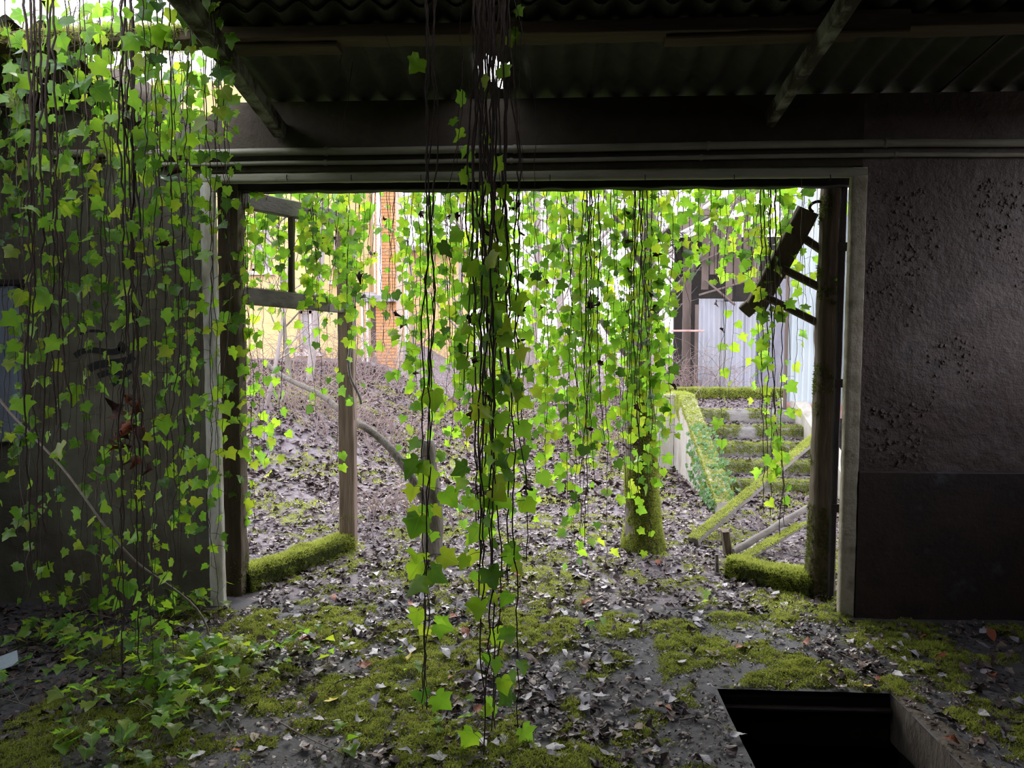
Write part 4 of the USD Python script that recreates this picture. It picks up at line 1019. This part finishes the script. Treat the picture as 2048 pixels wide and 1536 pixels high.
# ---------------------------------------------------------------- corrugated shed
def corrugated(p0, p1, z0, z1, pitch, amp, th=0.004, ragged=0.0, seed=0):
    """an upright corrugated sheet between two floor points"""
    p0, p1 = np.array(p0, float), np.array(p1, float)
    L = np.linalg.norm(p1 - p0)
    n = int(L / pitch * 8) + 1
    s = np.linspace(0, L, n)
    d = (p1 - p0) / L
    nn = np.array([d[1], -d[0]])
    off = amp * np.cos(2 * PI * s / pitch)
    xy = p0 + d * s[:, None] + nn * off[:, None]
    zs = np.linspace(0, 1, 6)
    zb_ = z0 + ragged * meshkit.noise(np.stack([s * 5, s * 0, s * 0 + seed], 1), 2)
    v = np.stack([np.repeat(xy[:, 0], 6), np.repeat(xy[:, 1], 6), (zb_[:, None] + (z1 - zb_[:, None]) * zs).ravel()], 1)
    i, j = np.meshgrid(np.arange(n - 1), np.arange(5), indexing='ij')
    q = np.stack([i * 6 + j, (i + 1) * 6 + j, (i + 1) * 6 + j + 1, i * 6 + j + 1], -1).reshape(-1, 4)
    a = (v, np.vstack([q[:, [0, 1, 2]], q[:, [0, 2, 3]]]))
    b = (v - np.array([nn[0], nn[1], 0]) * -th, a[1][:, ::-1])
    return join([a, b])
shed = Thing('corrugated_shed', 'derelict corrugated iron shed above the stone steps', 'shed', (2.8, 11.2, 0.74))
def sx(px, Y):
    return at(px, 700, Y=Y)[0]
def sz(py, Y):
    return at(1090, py, Y=Y)[2]
YS = 11.2
for k in range(3):
    a, b = 1396 + k * 47, 1396 + k * 47 + 50
    shed.part('wall_sheet', corrugated((sx(a, YS), YS + 0.006 * (k % 2)), (sx(b, YS), YS + 0.006 * (k % 2)), 0.78, sz(598 + 6 * k, YS), 0.076, 0.010, seed=k), 'shed_sheet', smooth=50)
shed.part('door', beam((sx(1548, YS), YS - 0.05, 0.78), (sx(1548, YS), YS - 0.05, sz(560, YS)), 0.5, 0.05, up=(0, 1, 0), amp=0.004), 'shed_door')
shed.part('wall_board', beam((sx(1380, YS), YS + 0.3, 0.78), (sx(1380, YS), YS + 0.3, sz(470, YS)), 0.13, 0.03, up=(0, 1, 0), amp=0.006, seed=2), 'shed_board')
shed.part('door_post', beam((sx(1392, YS), YS - 0.02, 0.78), (sx(1392, YS), YS - 0.02, sz(610, YS)), 0.05, 0.05, up=(0, 1, 0), amp=0.004, seed=2), 'shed_board')
shed.part('ledge', beam((sx(1338, YS), YS - 0.2, sz(662, YS)), (sx(1402, YS), YS - 0.2, sz(662, YS)), 0.05, 0.03, amp=0.003), 'rust_sheet')
shed.part('back_wall', box(sx(1385, YS), sx(1760, YS), YS + 1.6, YS + 1.7, 0.7, 3.3), 'shade_and_dark')  # shade of the open shed interior put into its near black colour
for k, (px, p0_, p1_) in enumerate(((1408, 462, 580), (1424, 452, 540), (1440, 446, 536), (1456, 440, 600), (1472, 436, 560), (1490, 432, 520), (1508, 428, 600))):
    shed.part('gable_board', beam((sx(px, YS), YS + 0.02, sz(p1_ + (k % 3) * 10, YS)), (sx(px, YS), YS + 0.02, sz(p0_, YS)), 0.105, 0.02, up=(0, 1, 0), amp=0.004, seed=k), 'shed_board')
for k, (a, b) in enumerate((((1402, 522), (1500, 478)), ((1398, 590), (1500, 560)), ((1410, 560), (1470, 610)))):
    shed.part('fallen_lath', beam(at(*a, Y=YS - 0.05), at(*b, Y=YS - 0.1), 0.05, 0.03, amp=0.004, seed=k), 'shed_board')
ra_, rb_ = at(1345, 452, Y=YS - 0.3), at(1530, 362, Y=YS - 0.3)
for k in range(3):
    v0 = ra_ + (rb_ - ra_) * k / 3
    v1 = ra_ + (rb_ - ra_) * (k + 1.05) / 3
    shed.part('roof_sheet', beam((v0 + v1) / 2 + (0, 0, 0.02 * (k % 2)), (v0 + v1) / 2 + (0, 2.4, 0.02 * (k % 2)), float(np.linalg.norm((v1 - v0)[[0, 2]])) * 1.02, 0.035, up=np.cross(unit(v1 - v0), (0, 1, 0)), amp=0.006, seed=k), 'slate' if k % 2 else 'shade_and_dark')
shed.part('barge_board', beam(ra_ + (0, -0.04, -0.06), rb_ + (0, -0.04, -0.06), 0.03, 0.13, amp=0.006, seed=3), 'shed_board')
dp = smooth_path([at(1560, 812, Y=10.9), at(1562, 785, Y=10.9), at(1568, 775, Y=10.9), at(1580, 772, Y=10.9)], 12)
shed.part('drain_elbow', tube(dp, 0.035, 10), 'slate', smooth=True)
Y8 = 8.75
g = Thing('sheet_screen', 'pale green corrugated sheet screen beside the stone steps', 'screen', (3.1, Y8, 0.74))
for k in range(2):
    a, b = (1573, 1652) if k == 0 else (1648, 1730)
    g.part('sheet', corrugated((sx(a, Y8), Y8 - 0.1 * k), (sx(b, Y8), Y8 - 0.35 - 0.1 * k), 0.80, sz(392, Y8), 0.066, 0.009, seed=k), 'green_sheet', smooth=50)
    g.part('rusty_skirt', corrugated((sx(a, Y8), Y8 - 0.02 - 0.1 * k), (sx(b, Y8), Y8 - 0.37 - 0.1 * k), 0.66, 0.83, 0.066, 0.009, seed=k), 'rust_sheet', smooth=50)
g.part('edge_post', beam((sx(1571, Y8), Y8 - 0.02, 0.6), (sx(1571, Y8), Y8 - 0.02, sz(392, Y8)), 0.035, 0.035, up=(0, 1, 0), amp=0.003), 'shed_board')

# ---------------------------------------------------------------- ochre building behind
YB = 17.0
bd_ = Thing('ochre_building', 'ochre rendered building with orange brick pier beyond the slope', 'building', (-4, YB, 1.0))
bx0, bx1 = sx(300, YB), sx(742, YB)
wins = [(505, 545, 430, 540), (598, 640, 620, 705), (668, 706, 470, 560)]
bw = mbox(bx0, bx1, YB, YB + 0.4, 0.0, 7.5)
for (a, b, c, d) in wins:
    bw = bw - mbox(sx(a, YB), sx(b, YB), YB - 1, YB + 0.2, sz(d, YB), sz(c, YB))
bd_.part('wall', bw, 'ochre_render')
for (a, b, c, d) in wins:
    x0, x1, z0, z1 = sx(a, YB), sx(b, YB), sz(d, YB), sz(c, YB)
    w_ = bd_.part('window', join([box(x0, x1, YB + 0.10, YB + 0.15, z1 - 0.07, z1), box(x0, x1, YB + 0.10, YB + 0.15, z0, z0 + 0.07), box(x0, x0 + 0.06, YB + 0.10, YB + 0.15, z0, z1), box(x1 - 0.06, x1, YB + 0.10, YB + 0.15, z0, z1), box((x0 + x1) / 2 - 0.03, (x0 + x1) / 2 + 0.03, YB + 0.10, YB + 0.15, z0, z1)]), 'window_frame_paint')
    bd_.part('pane', box(x0, x1, YB + 0.13, YB + 0.14, z0, z1), 'glass_dark', parent=w_)
    bd_.part('sill', box(x0 - 0.08, x1 + 0.08, YB - 0.08, YB + 0.02, z0 - 0.09, z0), 'window_frame_paint')
YP = YB - 0.45
px0, px1 = sx(752, YP), sx(793, YP)
bd_.part('pier_core', box(px0 + 0.015, px1 - 0.015, YP + 0.015, YB + 0.4, 0.2, 7.5), 'mortar')
ncr = 2
for row in range(66):
    z0 = 0.6 + row * 0.073
    cuts = [px0, (px0 + px1) / 2, px1] if row % 2 else [px0, px0 + (px1 - px0) * 0.25, px0 + (px1 - px0) * 0.75, px1]
    for i in range(len(cuts) - 1):
        bd_.part('brick', box(cuts[i] + 0.005, cuts[i + 1] - 0.005, YP + lr.uniform(-0.006, 0.004), YP + 0.1, z0, z0 + 0.062), 'brick')
bd_.part('downpipe', tube(np.array([(sx(763, YP), YP - 0.12, z) for z in (2.3, 4, 6, 7.4)]), 0.055, 10), 'downpipe', smooth=True)
porch = beam((sx(760, YP), YP - 0.2, sz(597, YP)), (sx(760, YP), YP + 0.3, sz(588, YP)), 0.85, 0.14, amp=0.02, seed=3)
bd_.part('porch_roof', porch, 'slate')
for px in (728, 738):
    bd_.part('porch_post', beam((sx(px, YP), YP - 0.1, 0.8), (sx(px, YP), YP - 0.1, sz(600, YP)), 0.06, 0.06, up=(0, 1, 0), amp=0.003), 'window_frame_paint')
bd_.part('side_door', box(sx(741, YP), sx(752, YP), YP + 0.05, YP + 0.1, sz(705, YP), sz(610, YP)), 'shed_board')
YW = 22.0
bd2 = Thing('pale_annex', 'pale ochre annex wall set back behind the brick pier', 'building', (-2.5, YW, 1.8))
bd2.part('wall', box(sx(780, YW), sx(935, YW), YW, YW + 0.4, 0.5, sz(500, YW)), 'ochre_render')
bd2.part('roof', beam((sx(775, YW), YW + 0.2, sz(497, YW)), (sx(945, YW), YW + 0.2, sz(497, YW)), 1.0, 0.14, amp=0.02), 'slate')
bd2.part('downpipe', tube(np.array([(sx(815, YW), YW - 0.1, z) for z in (1.0, 2.5, 4.4)]), 0.07, 8), 'downpipe', smooth=True)

# ---------------------------------------------------------------- bare trees and brush
def bare_tree(name, label, px, Y, z0, h, r0, seed, mt='bark_pale', group=None, lean=0.0, nb=14, py=None):
    r = np.random.default_rng(seed)
    x = sx(px, Y)
    b = np.array([x, Y, float(ground_z(np.array([x]), np.array([Y]))[0]) - 0.1])
    t = Thing(name, label, 'tree', b, group)
    n = 24
    s = np.linspace(0, 1, n)
    p = b + np.stack([lean * s + 0.08 * h * 0.3 * (meshkit.noise(np.stack([s * 3 + seed, s * 0, s * 0], 1), 1) - 0.5), 0.05 * np.sin(s * 5 + seed), s * h], 1)
    t.part('trunk', tube(p, np.linspace(r0, r0 * 0.3, n), 8, r0 * 0.1, 8, seed), mt, smooth=True)
    br = []
    for k in range(nb):
        i = int(r.uniform(0.25, 0.98) * (n - 1))
        a = r.uniform(0, 2 * PI)
        L = h * r.uniform(0.15, 0.4)
        e = p[i] + np.array([math.cos(a) * L * 0.8, math.sin(a) * L * 0.5, L * r.uniform(0.3, 0.9)])
        q = smooth_path([p[i], (p[i] + e) / 2 + r.normal(0, 0.05 * L, 3), e], 8)
        br.append(tube(q, np.linspace(r0 * 0.35, 0.003, 8), 4))
        for _ in range(4):
            j = r.integers(2, 8)
            e2 = q[j] + r.normal(0, 1, 3) * L * 0.25 + (0, 0, L * 0.15)
            br.append(tube(np.array([q[j], (q[j] + e2) / 2 + r.normal(0, 0.02 * L, 3), e2]), [r0 * 0.15, r0 * 0.1, 0.002], 3))
    t.part('branches', join(br), mt, smooth=True)
for k, (px, Y, h, r0, ln, lab) in enumerate(((535, 9.0, 2.6, 0.032, 0.35, 'pale slim bare sapling leaning on the bank below the middle rail'), (610, 12.0, 5.5, 0.07, 0.6, 'bare tree behind the upper timber frame opening'), (575, 11, 3.0, 0.042, -0.1, 'mossy bare sapling on the bank left of the far post'),
        (915, 15.0, 6.0, 0.06, 0.2, 'bare tree rising in front of the pale annex'), (840, 14.0, 4.0, 0.035, -0.3, 'thin bare sapling beside the brick pier'), (1060, 18.0, 8.0, 0.14, 0.3, 'bigger bare tree beyond the middle of the doorway'), (1175, 16.0, 7.0, 0.12, -0.3, 'bare tree seen behind the dense ivy strands'),
        (1255, 13.0, 5.0, 0.07, 0.4, 'bare tree left of the shed behind the mossy trunk'), (1340, 13.5, 6.0, 0.06, 0.9, 'leaning bare tree at the shed roof edge'), (1120, 24.0, 9.0, 0.16, 0.2, 'far bare tree at the top of the slope'), (985, 26.0, 9.0, 0.15, 0.2, 'far bare tree beyond the central vine bundle'), (1300, 25.0, 9.0, 0.15, 0.2, 'far bare tree beyond the shed roof'))):
    bare_tree('bare_tree', lab, px, Y, 0, h, r0, 300 + k, 'bark_pale' if k != 2 else 'bark', lean=ln)
def brush(label, px, Y, w, h, n, seed, zoff=0.0, group='brush thickets outside'):
    r = np.random.default_rng(seed)
    x0 = sx(px, Y)
    b = np.array([x0, Y, 0.0])
    t = Thing('bramble_thicket', label, 'bush', b, group)
    tw = []
    for k in range(n):
        x, y = x0 + r.normal(0, w), Y + r.normal(0, w * 0.6)
        z = float(ground_z(np.array([x]), np.array([y]))[0]) + zoff
        a = r.uniform(0, 2 * PI)
        L = h * r.uniform(0.4, 1.2)
        e = np.array([x + math.cos(a) * L * 0.7, y + math.sin(a) * L * 0.5, z + L * r.uniform(0.2, 0.9)])
        m = np.array([x, y, z]) * 0.5 + e * 0.5 + (r.normal(0, 0.1 * L), 0, 0.25 * L)
        q = smooth_path([(x, y, z), m, e], 8)
        tw.append(tube(q, np.linspace(0.006, 0.002, 8), 3))
        for _ in range(2):
            j = r.integers(2, 7)
            e2 = q[j] + r.normal(0, 0.18 * L, 3)
            tw.append(tube(np.array([q[j], (q[j] + e2) / 2 + r.normal(0, 0.02, 3), e2]), 0.002, 3))
    t.part('twigs', join(tw), 'twig', kind='stuff')
brush('pale bramble thicket on the bank behind the timber frame', 570, 9.0, 0.8, 0.7, 170, 401)
brush('tangled brush thicket left of the path below the brick pier', 740, 10.0, 0.8, 0.8, 150, 402)
brush('brush thicket in front of the ochre building', 650, 13.5, 1.6, 1.3, 200, 403)
brush('brush thicket at the end of the path', 860, 14.5, 1.5, 1.2, 200, 404)
brush('brush thicket behind the mossy trunk', 1180, 10.5, 0.9, 1.0, 180, 405)
brush('twiggy thicket at the terrace edge before the shed', 1385, 10.9, 0.5, 0.9, 110, 406, 0.7)
brush('tall brush thicket far behind the ivy curtain', 1100, 18.0, 2.6, 2.2, 260, 407)
brush('low twigs around the arched tree stump', 830, 6.3, 0.4, 0.4, 60, 408)
brush('far brush thicket under the shed roof side', 1300, 15, 1.5, 1.8, 200, 409)
print('leaves', N_LEAVES[0])
